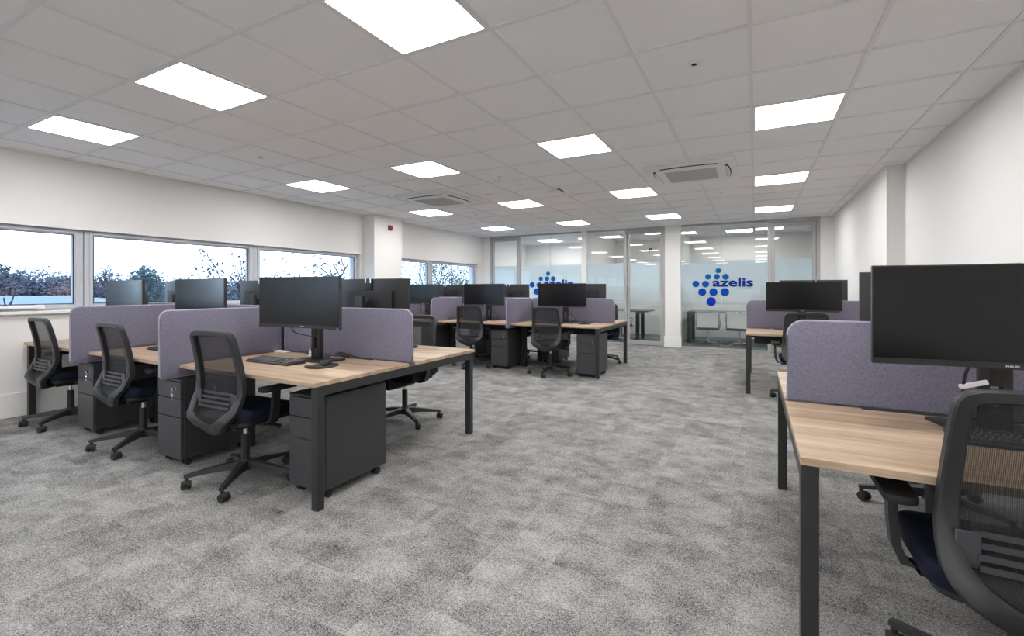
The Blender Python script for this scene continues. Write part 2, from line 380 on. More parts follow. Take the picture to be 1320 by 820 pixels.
# glazed partition -------------------------------------------------
def glazing(name, x0, x1, joints=(), logo=None):
    f = MB(); f.box(x0, x1, YB-0.03, YB+0.03, CZ-0.03, CZ+0.02); f.box(x0, x1, YB-0.025, YB+0.025, 0, 0.028)
    o = struct(f.build(name, M['alu']))
    xs = [x0]+list(joints)+[x1]
    for k in range(len(xs)-1):
        MB().box(xs[k]+0.003, xs[k+1]-0.003, YB-0.006, YB+0.006, 0.02, CZ-0.02).build('pane', M['glass'], o)
        MB().box(xs[k]+0.004, xs[k+1]-0.004, YB+0.008, YB+0.0085, 0.5, 1.84).build('frosted_film', M['frost'], o)
    for x in joints: MB().box(x-0.003, x+0.003, YB-0.0065, YB+0.0065, 0.03, CZ-0.03).build('joint', M['grille'], o)
    return o
def gdoor(name, x0, x1, handle=None, jl=0.05, jr=0.05):
    f = MB(); f.box(x0, x0+jl, YB-0.045, YB+0.045, 0, CZ); f.box(x1-jr, x1, YB-0.045, YB+0.045, 0, CZ); f.box(x0+jl, x1-jr, YB-0.045, YB+0.045, CZ-0.06, CZ+0.01)
    o = struct(f.build(name, M['alu']))
    a, b_ = x0+jl+0.004, x1-jr-0.004; l = MB(); st = 0.055
    l.box(a, a+st, YB-0.025, YB+0.02, 0.01, CZ-0.065, 0.003, 1); l.box(b_-st, b_, YB-0.025, YB+0.02, 0.01, CZ-0.065, 0.003, 1)
    l.box(a+st, b_-st, YB-0.025, YB+0.02, CZ-0.13, CZ-0.065, 0.003, 1); l.box(a+st, b_-st, YB-0.025, YB+0.02, 0.01, 0.10, 0.003, 1)
    lf = l.build('door_leaf', M['alu'], o)
    MB().box(a+st-0.01, b_-st+0.01, YB-0.006, YB+0.004, 0.09, CZ-0.12).build('pane', M['glass'], lf)
    MB().box(a+st, b_-st, YB+0.006, YB+0.0065, 0.5, 1.84).build('frosted_film', M['frost'], lf)
    if handle is not None:
        h = MB()
        for sy in (-1, 1):
            yo = YB+sy*0.075
            h.tube([(handle, YB+sy*0.02, 1.30), (handle, yo-sy*0.012, 1.30), (handle, yo, 1.288), (handle, yo, 0.70), (handle, yo-sy*0.012, 0.688), (handle, YB+sy*0.02, 0.688)], 0.011, 10)
        h.build('door_handle', M['satin'], lf, True)
    return o
gdoor('door_1', -6.145, -5.26)
glazing('window_10', -5.26, -3.635, (-4.45,))
glazing('window_11', -3.505, -2.61)
gdoor('door_2', -2.61, -1.725, -2.52)
glazing('window_12', -1.405, 0.22, (-0.615,))
gdoor('door_3', 0.22, 1.085, None, 0.06, 0.06)

# logo decals
def text_mesh(txt, h, sx, ext, bold=0.0):
    cu = bpy.data.curves.new('txt', 'FONT'); cu.body = txt; cu.size = 1.0; cu.extrude = ext; cu.offset = bold; cu.resolution_u = 3
    o = bpy.data.objects.new('txt', cu); COL.objects.link(o); bpy.context.view_layer.update()
    me = bpy.data.meshes.new_from_object(o.evaluated_get(bpy.context.evaluated_depsgraph_get()))
    bpy.data.objects.remove(o); bpy.data.curves.remove(cu)
    xs = [v.co.x for v in me.vertices]; ys = [v.co.y for v in me.vertices]
    k = h/(max(ys)-min(ys)); x0, y0 = min(xs), min(ys)
    for v in me.vertices: v.co = Vector(((v.co.x-x0)*k*sx, (v.co.y-y0)*k, v.co.z))
    return me
DOTS = [(0.130, 0.641, 0.051), (-0.065, 0.516, 0.057), (0.102, 0.514, 0.058), (0.267, 0.512, 0.062), (-0.305, 0.368, 0.069), (-0.115, 0.364, 0.069), (-0.179, 0.197, 0.079), (0.037, 0.197, 0.080), (0.253, 0.198, 0.081), (-0.006, 0.0, 0.092)]
def logo(xc, label):
    r = empty('wall_logo', (xc, YB-0.010, 0.991))
    for dx, dz, rad in DOTS:
        t_ = min(1, dz/0.62); col = (0.0+0.004*t_, 0.030+0.10*t_, 0.40-0.03*t_)
        b = MB(); b.cyl((dx, 0.0015, dz), (dx, -0.0015, dz), rad, seg=40)
        b.build('dot', mat('logo_blue', col, 0.7, spec=0.1, var=0.03), r)
    me = text_mesh('azelis', 0.185, 1.0, 0.0015, 0.028)
    wd = max(v.co.x for v in me.vertices)
    for v in me.vertices: v.co.x *= 0.755/wd
    me.materials.append(M['logo_navy']); o = bpy.data.objects.new('lettering', me); COL.objects.link(o); o.parent = r
    o.location = (0.018, 0, 0.308); o.rotation_euler = (PI/2, 0, 0)
    tag(r, label, 'logo', 'blue dotted logos on the glass partition')
logo(-0.804, 'blue dotted logo with navy lettering on the right-hand glass, beside the white pier')
logo(-4.636, 'blue dotted logo on the left-hand glass, half hidden behind monitors')

# ---------------------------------------------------------------- ceiling fittings
def make_light():
    r = empty('ceiling_light'); f = MB(); a = 0.287; i_ = 0.274
    f.box(-a, a, -a, -i_, -0.003, 0.006); f.box(-a, a, i_, a, -0.003, 0.006); f.box(-a, -i_, -i_, i_, -0.003, 0.006); f.box(i_, a, -i_, i_, -0.003, 0.006)
    f.build('frame', M['white'], r); MB().box(-i_, i_, -i_, i_, 0.0, 0.005).build('diffuser', M['lamp'], r); return r
LIGHT = Proto(make_light)
ROWN = {-3: 'in the row beside the windows', 0: 'in the second row from the windows', 3: 'in the third row from the windows', 6: 'in the row nearest the right wall'}
ORD = {0: 'nearest the camera', 4: 'second from the camera', 8: 'third from the camera', 12: 'nearest the glass partition'}
for i in (-3, 0, 3, 6):
    for j in (-12, -8, -4, 0, 4, 8, 12):
        loc = (GX+0.6*i+0.3, GY+0.6*j+0.3, CZ)
        if j < 0 or (i, j) == (6, 0): lab = 'square ceiling light panel behind the camera'
        elif i == 6 and j == 4: lab = 'square ceiling light panel nearest the camera in the row nearest the right wall'
        elif i == 6 and j == 8: lab = 'square ceiling light panel midway along the row nearest the right wall'
        else: lab = 'square ceiling light panel %s %s' % (ORD[j], ROWN[i])
        LIGHT.at(loc, 0, lab, 'ceiling light', 'square ceiling light panels' if not lab.endswith('camera') or j >= 0 and not (i, j) == (6, 0) else 'ceiling light panels behind the camera')
for (i, j), nm in {(-3, 17): 'left', (-1, 17): 'left', (2, 16): 'middle', (5, 17): 'right'}.items():
    lab = {'middle': 'ceiling light panel seen through the middle glass room front', 'right': 'ceiling light panel seen through the glass above the right-hand logo'}.get(nm, 'ceiling light panel seen through the left glass room front, %s' % ('by the windows' if i == -3 else 'further from the windows'))
    LIGHT.at((GX+0.6*i+0.3, GY+0.6*j+0.3, CZ), 0, lab, 'ceiling light', 'ceiling light panels in the glass rooms')

def make_ac():
    r = empty('ceiling_air_conditioner'); h = 0.475
    p = MB(); p.prism(rrect(-h, h, -h, h, 0.03), -0.022, 0.006, 'Z', 0.004)
    p.build('outer_panel', M['white'], r, True)
    g = 0.27
    ip = MB(); ip.prism(rrect(-0.36, 0.36, -0.36, 0.36, 0.07), -0.036, -0.022, 'Z', 0.004); ip.build('inner_panel', M['white'], r, True)
    gr = MB(); gr.box(-g, g, -g, g, -0.0385, -0.036)
    for k in range(28): x = -g+0.012+k*(2*g-0.024)/27; gr.box(x-0.0035, x+0.0035, -g+0.01, g-0.01, -0.042, -0.038)
    for k in (-1, 0, 1): gr.box(k*g/2-0.006, k*g/2+0.006, -g, g, -0.043, -0.038)
    gr.build('grille', M['grille'], r)
    for k in range(4):
        n = 14; out = []; inn = []
        for q in range(n+1):
            s_ = -0.30+0.60*q/n; bow = 0.028*(1-(s_/0.30)**2)
            out.append((s_, 0.385+bow)); inn.append((s_, 0.362+bow*0.15))
        b = MB(); b.prism(out+inn[::-1], -0.026, -0.0215, 'Z'); sl = b.build('air_slot', M['dark'], r); sl.rotation_euler = (0, 0, k*PI/2)  # solid dark strip, painted stand-in for the shade inside the opening
        b = MB(); b.prism([(x, y-0.010) for x, y in out[1:-1]]+inn[1:-1][::-1], -0.034, -0.030, 'Z'); fl = b.build('louver', M['white'], sl)
    return r
AC = Proto(make_ac)
AC.at((-0.65, 5.715, CZ), 0, 'square ceiling air conditioner with grille, above the aisle toward the right', 'air conditioner', 'ceiling air conditioners')
AC.at((-4.25, 5.65, CZ), 0, 'square ceiling air conditioner with grille, nearer the windows and the pillar', 'air conditioner', 'ceiling air conditioners')
b = MB(); b.cyl((0, 0, 0), (0, 0, -0.006), 0.045, 0.042, 32); b.m(M['dark'])
r = empty('ceiling_sensor', (-0.326, 2.973, CZ+0.007))
MB().cyl((0, 0, 0.002), (0, 0, -0.008), 0.044, 0.040, 32).build('rim', M['white'], r, True)
MB().cyl((0, 0, -0.004), (0, 0, -0.0105), 0.020, 0.014, 24).build('lens', M['dark'], r, True)
tag(r, 'small round ceiling sensor with a dark centre, nearest the camera', 'sensor')
r = empty('smoke_detector', (-2.793, 4.86, CZ+0.007))
MB().cyl((0, 0, 0.002), (0, 0, -0.014), 0.058, 0.058, 32).build('mount', M['white'], r, True)
b = MB(); b.cyl((0, 0, -0.014), (0, 0, -0.036), 0.050, 0.046, 32); b.cyl((0, 0, -0.036), (0, 0, -0.052), 0.030, 0.022, 24); b.build('detector_head', M['white'], r, True)
tag(r, 'white smoke detector hanging from the ceiling tiles left of the aisle', 'smoke detector')
r = empty('ceiling_speaker', (-2.74, 5.362, CZ+0.007))
MB().cyl((0, 0, 0.002), (0, 0, -0.010), 0.060, 0.052, 32).build('cover', M['white'], r, True)
tag(r, 'flat white ceiling disc just beyond the smoke detector', 'ceiling disc')
r = empty('emergency_light', (-2.445, 5.894, CZ+0.007))
b = MB(); b.prism(rrect(-0.075, 0.075, -0.075, 0.075, 0.015), -0.028, 0.0, 'Z', 0.004); b.build('housing', M['white'], r, True)
b = MB(); b.box(-0.085, 0.085, 0.06, 0.085, -0.012, 0.002); b.box(0.062, 0.085, -0.085, 0.06, -0.012, 0.002); b.box(-0.085, -0.06, 0.02, 0.085, -0.012, 0.002); b.build('bezel', M['dark'], r)
tag(r, 'small square emergency fitting with black edges on the ceiling', 'emergency light')
for (x, y), lab in {(-4.521, 2.972): 'tiny ceiling sensor between the two nearest light rows by the windows', (-0.429, 7.079): 'tiny ceiling sensor just beyond the right air conditioner', (-4.532, 7.115): 'tiny ceiling sensor beyond the left air conditioner'}.items():
    r = empty('ceiling_sensor', (x, y, CZ+0.007)); MB().cyl((0, 0, 0.002), (0, 0, -0.006), 0.034, 0.030, 24).build('rim', M['white'], r, True)
    MB().cyl((0, 0, -0.006), (0, 0, -0.016), 0.016, 0.010, 16).build('lens', M['grille'], r, True); tag(r, lab, 'sensor', 'tiny ceiling sensors')
def alarm(loc, rz, lab):
    r = empty('fire_alarm', loc, rz); MB().box(-0.05, 0.05, -0.02, 0.0, -0.05, 0.05, 0.006).build('back_box', M['red'], r, True)
    b = MB(); b.box(-0.042, 0.042, -0.045, -0.018, -0.042, 0.042, 0.012, 3); b.build('sounder', M['red'], r, True)
    b = MB(); b.box(-0.02, 0.02, -0.0465, -0.044, -0.03, -0.01, 0.001, 1); b.build('beacon_lens', M['greyplastic'], r); tag(r, lab, 'fire alarm', 'red fire alarms')
alarm((-6.13, 6.60, 2.41), PI/2, 'red fire alarm box high on the white pillar by the windows')
alarm((-2.55, YM, 2.33), 0, 'red fire alarm box seen through the middle glass door')

# ---------------------------------------------------------------- desks
def bench(loc, xs, depth, gap, label, ends=(1, 1)):
    """xs: x edges of the desks (from left to right, local), two rows of desks back to back"""
    r = empty('bench_desk', loc); zt = 0.725; th = 0.025
    W0, W1 = xs[0], xs[-1]; D = 2*depth+gap
    for k in range(len(xs)-1):
        for y0 in (0, depth+gap):
            a = xs[k]+(0.022 if k > 0 else 0); b_ = xs[k+1]-(0.022 if k < len(xs)-2 else 0)
            t_ = MB(); t_.box(0, b_-a, 0, depth, zt-th, zt, 0.0015, 1); t_.build('desktop', M['wood'], r, loc=(a, y0, 0))
    zl = zt-th
    for e, x in ((0, W0), (1, W1)):
        sx = 1 if e == 0 else -1; x0, x1 = sorted((x+sx*0.002, x+sx*0.052))
        for y in (0.022, D-0.072): MB().box(x0, x1, y, y+0.05, 0.0, zl, 0.002, 1).build('leg', M['frame'], r)
        MB().box(x0, x1, 0.072, D-0.072, zl-0.055, zl, 0.002, 1).build('end_beam', M['frame'], r)
    for x in xs[1:-1]:
        for y in (0.48, D-0.48-0.06): MB().box(x-0.04, x+0.04, y, y+0.06, 0.0, zl-0.055, 0.002, 1).build('leg', M['black'], r)
        MB().box(x-0.025, x+0.025, 0.33, D-0.33, zl-0.055, zl, 0.002, 1).build('cross_beam', M['black'], r)
    for y in (0.33, D-0.38):
        MB().box(W0+0.052, W1-0.052, y, y+0.05, zl-0.05, zl-0.0005, 0.002, 1).build('long_rail', M['black'], r)
    for k in range(len(xs)-1):
        for y in (depth-0.022, depth+gap): MB().box((xs[k]+xs[k+1])/2-0.36, (xs[k]+xs[k+1])/2+0.36, y, y+0.022, zt-0.004, zt+0.007, 0.001, 1).build('dark_gap_strip', M['rubber'], r)  # raised black strips stand in for the dark cable gap below the screen
    t_ = MB(); yc = D/2
    t_.box(W0+0.09, W1-0.09, yc-0.13, yc+0.13, zl-0.16, zl-0.155); t_.box(W0+0.09, W1-0.09, yc-0.132, yc-0.128, zl-0.16, zl-0.06); t_.box(W0+0.09, W1-0.09, yc+0.128, yc+0.132, zl-0.16, zl-0.06)
    t_.build('cable_tray', M['black'], r)
    tag(r, label, 'desk', 'oak-topped bench desks'); return r
B1X, B1Y = -6.365, 1.735; P = 1.40
bench((B1X, B1Y, 0), [0, P, 2*P, 3*P], 0.79, 0.07, 'long bench desk with oak tops in the left foreground, black pedestal under its near end')
B2X, B2Y = -6.11, 6.15
bench((B2X, B2Y, 0), [0, P, 2*P, 3*P], 0.79, 0.06, 'long bench desk with oak tops in the middle distance, before the left glass rooms')
bench((0.125, 1.69, 0), [0, 1.295], 0.82, 0.06, 'oak-topped bench desk in the right foreground against the right wall')
bench((-0.10, 6.13, 0), [0, 1.36], 0.79, 0.06, 'oak-topped bench desk further back on the right, before the glass with the logo')

# fabric screens -----------------------------------------------------
def screen_along(x0, x1, y, z0, z1, lab, rl=0, rr=0):
    r = empty('desk_screen', ((x0+x1)/2, y, z0)); L = (x1-x0)/2; H = z1-z0; rad = 0.07
    w = (0, 0, rr, rl)
    MB().prism(rrect(-L, L, 0, H, rad, w), -0.014, 0.014, 'Y', 0.003).build('fabric_panel', M['fabric'], r, True)
    e = rrect(-L-0.002, L+0.002, -0.002, H+0.002, rad, w)
    MB().tube([(p[0], 0, p[1]) for p in e]+[(e[0][0], 0, e[0][1])], 0.006, 6).build('edge_piping', M['piping'], r, True)
    for x in (-L+0.22, L-0.22):
        MB().box(x-0.04, x+0.04, -0.011, 0.011, 0.7255-z0, 0.012, 0.001, 1).build('bracket', M['black'], r)
    tag(r, lab, 'desk screen', 'lilac fabric desk screens'); return r
def screen_across(x, y0, y1, z0, z1, lab):
    r = empty('desk_screen', (x, (y0+y1)/2, z0)); L = (y1-y0)/2; H = z1-z0; rad = 0.055
    w = (0.5, 0, 0, 1)
    st = 0.735-z0; fy = -L+0.36
    def outline(g): 
        o_ = rrect(-L-g, L+g, -g, H+g, rad, w); k_ = o_.index((L+g, -g)); return o_[:k_]+[(fy+g, -g), (fy+g, st-g), (L+g, st-g)]+o_[k_+1:]
    MB().prism(outline(0), -0.014, 0.014, 'X', 0.003).build('fabric_panel', M['fabric'], r, True)
    e = outline(0.002)
    MB().tube([(0, p[0], p[1]) for p in e]+[(0, e[0][0], e[0][1])], 0.006, 6).build('edge_piping', M['piping'], r, True)
    MB().box(-0.016, 0.016, L+0.004, L+0.028, -0.02+(0.745-z0), H-0.03, 0.002, 1).build('corner_post', M['black'], r)
    tag(r, lab, 'desk screen', 'lilac fabric desk screens'); return r
ZS, ZT = 0.729, 1.10
b1 = [B1X+P*k for k in range(4)]; b2 = [B2X+P*k for k in range(4)]
screen_along(b1[2]+0.019, b1[3]+0.002, 2.56, ZS, ZT, 'lilac screen behind the large curved monitor, running to the left foreground desk free end', 0, 1)
screen_along(b1[1]+0.019, b1[2]-0.019, 2.56, ZS, ZT, 'lilac screen along the spine of the left foreground bench, behind its middle monitor')
screen_along(b1[0], b1[1]-0.019, 2.56, ZS, ZT, 'lilac screen along the spine of the left foreground bench, nearest the windows')
screen_across(b1[2], 1.625, 2.52, 0.64, ZT, 'lilac screen standing crosswise just left of the nearest chair on the left')
screen_across(b1[1], 1.625, 2.52, 0.64, ZT, 'lilac screen standing crosswise nearest the windows, between the two farther left chairs')
screen_along(b2[2]+0.019, b2[3]+0.002, 6.97, ZS, ZT, 'lilac screen at the free right end of the middle bench desk', 0, 1)
screen_along(b2[1]+0.019, b2[2]-0.019, 6.97, ZS, ZT, 'lilac screen along the spine of the middle bench, behind its middle monitor')
screen_along(b2[0], b2[1]-0.019, 6.97, ZS, ZT, 'lilac screen along the spine of the middle bench, nearest the windows')
screen_across(b2[2], 6.06, 6.93, 0.66, ZT, 'lilac screen standing crosswise between the two chairs at the middle bench')
screen_across(b2[1], 6.06, 6.93, 0.66, ZT, 'lilac screen standing crosswise left of the two chairs at the middle bench')
screen_along(0.138, 1.42, 2.545, 0.728, ZT, 'lilac screen behind the large monitor on the right foreground desk', 1, 0)
screen_along(-0.097, 1.255, 6.97, ZS, ZT, 'lilac screen on the farther right desk, before the glass with the logo', 1, 0)

# ---------------------------------------------------------------- monitors
def make_monitor():
    """faces -Y; origin on the desk below the screen centre; z 0 = desk top"""
    r = empty('monitor'); W = 0.39; Rr = 1.8; n = 24
    def yc(x): return Rr-math.sqrt(Rr*Rr-x*x)       # edges come towards the viewer (negative y)
    z0, z1 = 0.252, 0.612
    def slab(za, zb, ya, yb, w):
        rings = []
        for k in range(n+1):
            x = -w+2*w*k/n; d = -yc(x)
            rings.append([(x, d+ya, za), (x, d+yb, za), (x, d+yb, zb), (x, d+ya, zb)])
        return rings
    b = MB(); b.loft(slab(z0, z1, 0.0, 0.022, W)); b.build('rear_shell', M['brushed'], r, True)
    b = MB(); b.loft(slab(z0+0.02, z1-0.004, -0.0015, 0.001, W-0.004)); b.build('screen', M['screen'], r, True)
    b = MB(); b.loft(slab(z0-0.002, z0+0.0185, -0.003, 0.004, W)); b.build('chin', M['housing'], r, True)
    b = MB(); b.loft(slab(z0+0.012, z1-0.105, 0.022, 0.050, 0.255)); b.build('rear_housing', M['housing'], r, True)
    b = MB(); b.box(-0.032, 0.032, 0.018, 0.040, z1-0.10, z1+0.002, 0.004); cam = b.build('webcam', M['housing'], r, True)
    for sx in (-1, 1): MB().box(sx*0.028-0.005, sx*0.028+0.005, 0.026, 0.0415, z1-0.035, z1+0.0025).build('trim_strip', M['chrome'], cam)
    me = text_mesh('PHILIPS', 0.0072, 1.15, 0.0004, 0.03); me.materials.append(M['legend'])
    wd = max(v.co.x for v in me.vertices)
    o = bpy.data.objects.new('brand_mark', me); COL.objects.link(o); o.parent = r; o.location = (-wd/2, -0.0038, z0+0.0048); o.rotation_euler = (PI/2, 0, 0)
    MB().box(0.366, 0.378, -yc(0.378)-0.003, -yc(0.378)-0.0015+0.003, z0+0.003, z0+0.009).build('power_light', M['blueled'], r)
    b = MB(); b.box(-0.05, 0.05, 0.05, 0.075, 0.36, 0.44, 0.005); b.box(-0.03, 0.03, 0.07, 0.135, 0.375, 0.425, 0.006); b.build('tilt_joint', M['plastic'], r, True)
    # stand with a cable slot
    s_ = MB(); s_.box(-0.045, -0.016, 0.115, 0.150, 0.010, 0.47, 0.004); s_.box(0.016, 0.045, 0.115, 0.150, 0.010, 0.47, 0.004); s_.box(-0.018, 0.018, 0.115, 0.150, 0.010, 0.09, 0.002); s_.box(-0.018, 0.018, 0.115, 0.150, 0.17, 0.47, 0.002)
    s_.build('stand', M['plastic'], r, True)
    MB().prism([(-0.17, 0.235), (-0.155, 0.245), (0.155, 0.245), (0.17, 0.235), (0.13, 0.065), (0.115, 0.05), (-0.115, 0.05), (-0.13, 0.065)], 0.0, 0.012, 'Z', 0.002).build('base', M['plastic'], r, True)
    return r
MON = Proto(make_monitor); ZD = 0.7255; MG = 'black curved widescreen monitors'
MON.at((-2.83, 2.17, ZD), R(3.5), 'large black curved monitor facing the camera on the left foreground desk', 'monitor', MG)
MON.at((-4.12, 2.205, ZD), R(-2), 'curved monitor reflecting the windows, behind the nearest crosswise screen on the left', 'monitor', MG)
MON.at((-5.46, 2.22, ZD), R(-1), 'curved monitor reflecting the windows, leftmost on the left foreground bench', 'monitor', MG)
MON.at((-2.89, 2.89, ZD), PI, 'rear of a curved monitor directly behind the large one on the left foreground desk', 'monitor', MG)
MON.at((-4.35, 2.90, ZD), PI+R(4), 'rear of a curved monitor partly seen between the two right monitors on the left bench', 'monitor', MG)
MON.at((-5.83, 2.90, ZD), PI+R(4), 'rear of a curved monitor partly seen between the two leftmost monitors on the left bench', 'monitor', MG)
MON.at((-2.60, 6.55, ZD), 0, 'curved monitor above the rightmost chair back of the middle bench desk', 'monitor', MG)
MON.at((-3.99, 6.55, ZD), 0, 'curved monitor above the middle chair of the middle bench desk', 'monitor', MG)
MON.at((-5.30, 6.55, ZD), 0, 'curved monitor facing the camera, leftmost on the middle bench desk', 'monitor', MG)
MON.at((-2.55, 7.33, ZD), PI, 'rear of a curved monitor at the right end of the middle bench, far side', 'monitor', MG)
MON.at((-3.95, 7.33, ZD), PI, 'rear of a curved monitor in the centre of the middle bench, far side', 'monitor', MG)
MON.at((-5.35, 7.33, ZD), PI, 'rear of a curved monitor by the windows on the middle bench, far side', 'monitor', MG)
MON.at((0.775, 2.18, ZD), R(0), 'large black monitor with white brand mark on the right foreground desk', 'monitor', MG)
MON.at((0.87, 2.93, ZD), PI+R(0), 'monitor turned away, its edge showing left of the large right foreground monitor', 'monitor', MG)
MON.at((0.51, 6.58, ZD), 0, 'black monitor facing the camera on the farther right desk', 'monitor', MG)
o = MON.at((0.69, 7.37, ZD), PI+R(3), 'rear of a monitor showing just behind the one on the farther right desk', 'monitor', MG)

for c_ in o.children:                                               # this one is set higher on its stand
    if c_.name.split('.')[0] not in ('stand', 'base'): c_.location.z += 0.035
# ---------------------------------------------------------------- desk items
def make_keyboard():
    r = empty('keyboard'); b = MB()
    b.prism([(-0.074, 0.0), (0.074, 0.0), (0.074, 0.024), (0.066, 0.026), (-0.070, 0.014), (-0.074, 0.010)], -0.225, 0.225, 'X', 0.002)
    b.build('case', M['plastic'], r, True)
    k_ = MB()
    def key(x, y, w):
        z = 0.014+(y+0.070)/0.136*0.012
        k_.m(M['keycap']); k_.box(x-w/2+0.0012, x+w/2-0.0012, y-0.0078, y+0.0078, z-0.003, z+0.0065, 0.002, 1)
        k_.m(M['legend']); k_.box(x-w/2+0.004, x-w/2+0.0085, y+0.001, y+0.0055, z+0.006, z+0.0068)
    rows = [(-0.058, [1.25, 1.25, 1.25, 6.25, 1.25, 1.25, 1.25, 1.25]), (-0.039, [2.25]+[1]*10+[2.75]), (-0.020, [1.75]+[1]*11+[2.25]), (-0.001, [1.5]+[1]*12+[1.5]), (0.018, [1]*13+[2]), (0.043, [1, .6]+[1]*4+[.4]+[1]*4+[.4]+[1]*4+[-.6])]
    u = 0.0183
    for y, ws in rows:
        x = -0.216
        for w_ in ws:
            if w_ >= 1: key(x+w_*u/2, y, w_*u)
            x += abs(w_)*u
    for y in (-0.058, -0.039, -0.020, -0.001, 0.018):
        for q in range(4): key(0.150+u*q, y, u)
    for y, qs in ((-0.058, (0, 1, 2)), (-0.039, (1,)), (-0.001, (0, 1, 2)), (0.018, (0, 1, 2)), (0.043, (0, 1, 2))):
        for q in qs: key(0.076+u*q+0.012, y, u)
    k_.build('keys', M['keycap'], r); return r
KB = Proto(make_keyboard)
KB.at((-3.035, 2.105, ZD), R(1), 'black keyboard before the large monitor on the left foreground desk', 'keyboard', 'black keyboards')
KB.at((-4.44, 2.10, ZD), 0, 'black keyboard half hidden left of the nearest crosswise screen', 'keyboard', 'black keyboards')
KB.at((-5.80, 2.10, ZD), 0, 'black keyboard on the leftmost desk by the windows', 'keyboard', 'black keyboards')
KB.at((-2.90, 3.17, ZD), PI, 'black keyboard showing past the free end of the lilac screen, left foreground bench', 'keyboard', 'black keyboards')
KB.at((0.835, 2.155, ZD), R(0), 'black keyboard behind the near chair on the right foreground desk', 'keyboard', 'black keyboards')
KB.at((-2.80, 6.48, ZD), 0, 'black keyboard under the rightmost monitor of the middle bench', 'keyboard', 'black keyboards')
KB.at((-4.15, 6.46, ZD), 0, 'black keyboard under the centre monitor of the middle bench', 'keyboard', 'black keyboards')
def make_mat():
    r = empty('mouse_mat'); pts = []
    for k in range(40):
        a = 2*PI*k/40; pts.append((0.095*math.cos(a)*(1-0.0*math.sin(a)), 0.125*math.sin(a) if math.sin(a) > 0 else 0.105*math.sin(a)))
    MB().prism(pts, 0.0, 0.005, 'Z', 0.001).build('pad', M['rubber'], r)
    rings = []
    for q, (s_, z) in enumerate(((1, 0.0045), (1, 0.012), (0.85, 0.018), (0.5, 0.020))):
        rings.append([(0.075*s_*math.cos(2*PI*k/24), -0.072+0.030*s_*math.sin(2*PI*k/24), z) for k in range(24)])
    MB().loft(rings).build('wrist_rest', M['rubber'], r, True); return r
def make_mouse():
    r = empty('mouse'); rings = []; n = 20
    for z, sx, sy, dy in ((0, .9, .95, 0), (.006, 1, 1, 0), (.016, .97, .97, 0), (.026, .82, .82, -.003), (.033, .55, .58, -.007), (.036, .2, .22, -.010)):
        rings.append([(0.031*sx*math.cos(2*PI*k/n), dy+0.054*sy*math.sin(2*PI*k/n), z) for k in range(n)])
    MB().loft(rings).build('shell', M['plastic'], r, True)
    MB().cyl((-0.004, 0.026, 0.025), (0.004, 0.026, 0.025), 0.009, seg=16).build('scroll_wheel', M['greyplastic'], r, True)
    MB().box(-0.0006, 0.0006, 0.012, 0.05, 0.021, 0.0285).build('button_seam', M['dark'], r); return r
MAT = Proto(make_mat); MOU = Proto(make_mouse)
MAT.at((-2.595, 2.14, ZD), R(8), 'black mouse mat with wrist rest on the left foreground desk', 'mouse mat', 'black mouse mats')
MOU.at((-2.60, 2.175, ZD+0.006), R(15), 'black mouse on the mat at the left foreground desk', 'mouse', 'black mice')
MAT.at((-2.27, 6.62, ZD), 0, 'black mouse mat at the right end of the middle bench', 'mouse mat', 'black mouse mats')
MOU.at((-2.27, 6.65, ZD+0.006), R(10), 'black mouse on the mat at the right end of the middle bench', 'mouse', 'black mice')
r = empty('desk_phone', (-3.66, 6.78, ZD), R(15))
MB().prism([(-0.05, 0), (0.05, 0), (0.05, 0.09), (0.02, 0.10), (-0.05, 0.03)], -0.05, 0.05, 'X', 0.003).build('body', M['plastic'], r, True)
MB().box(-0.03, 0.03, 0.02, 0.03, 0.06, 0.115, 0.004).build('cradle', M['plastic'], r, True)
tag(r, 'small black desk unit right of the centre monitor stand on the middle bench', 'desk unit')
# cables behind the near monitor
def cable(pts, name, lab, rad=0.0035, n=10, group=None):
    out = []; pts = [Vector(p) for p in pts]
    for i in range(len(pts)-1):
        p0, p1, p2, p3 = pts[max(i-1, 0)], pts[i], pts[i+1], pts[min(i+2, len(pts)-1)]
        for k in range(n):
            t_ = k/n; out.append(0.5*((2*p1)+(-p0+p2)*t_+(2*p0-5*p1+4*p2-p3)*t_*t_+(-p0+3*p1-3*p2+p3)*t_**3))
    out.append(pts[-1])
    o = MB().tube(out, rad, 6).build(name, M['rubber'], None, True); tag(o, lab, 'cable', group); return o
z = ZD
cable([(-2.99, 2.19, 0.99), (-3.0, 2.24, 0.93), (-2.93, 2.31, 0.90), (-2.87, 2.325, 0.88), (-2.95, 2.36, 0.84), (-3.03, 2.40, 0.78), (-3.05, 2.43, z+.03), (-3.0, 2.45, z+.005), (-2.9, 2.47, z+.005)], 'monitor_cable', 'black cable looping down left of the stand of the left foreground monitor')
o = cable([(-2.79, 2.42, z+.04), (-2.74, 2.45, z+.045), (-2.69, 2.46, z+.02), (-2.73, 2.49, z+.012), (-2.80, 2.46, z+.03), (-2.74, 2.44, z+.05), (-2.66, 2.47, z+.025), (-2.60, 2.50, z+.006), (-2.50, 2.51, z+.005)], 'cable_bundle', 'tangled black cable bundle right of the stand of the left foreground monitor', 0.005)
t_ = MB(); t_.prism([(0, 0), (0.05, 0), (0.045, 0.02), (0.022, 0.065), (0.012, 0.06)], -0.002, 0.002, 'Y'); o = t_.build('cable_tag', M['white'], None, loc=(-3.06, 2.40, z)); tag(o, 'white paper cable tag hanging by the left foreground monitor stand', 'tag')
o = MB().box(0, 0.14, 0, 0.05, 0, 0.012, 0.003).build('plug_strip', M['white'], None, loc=(-3.55, 2.45, z)); tag(o, 'small white plug strip in the corner of the two screens, left foreground desk', 'plug')
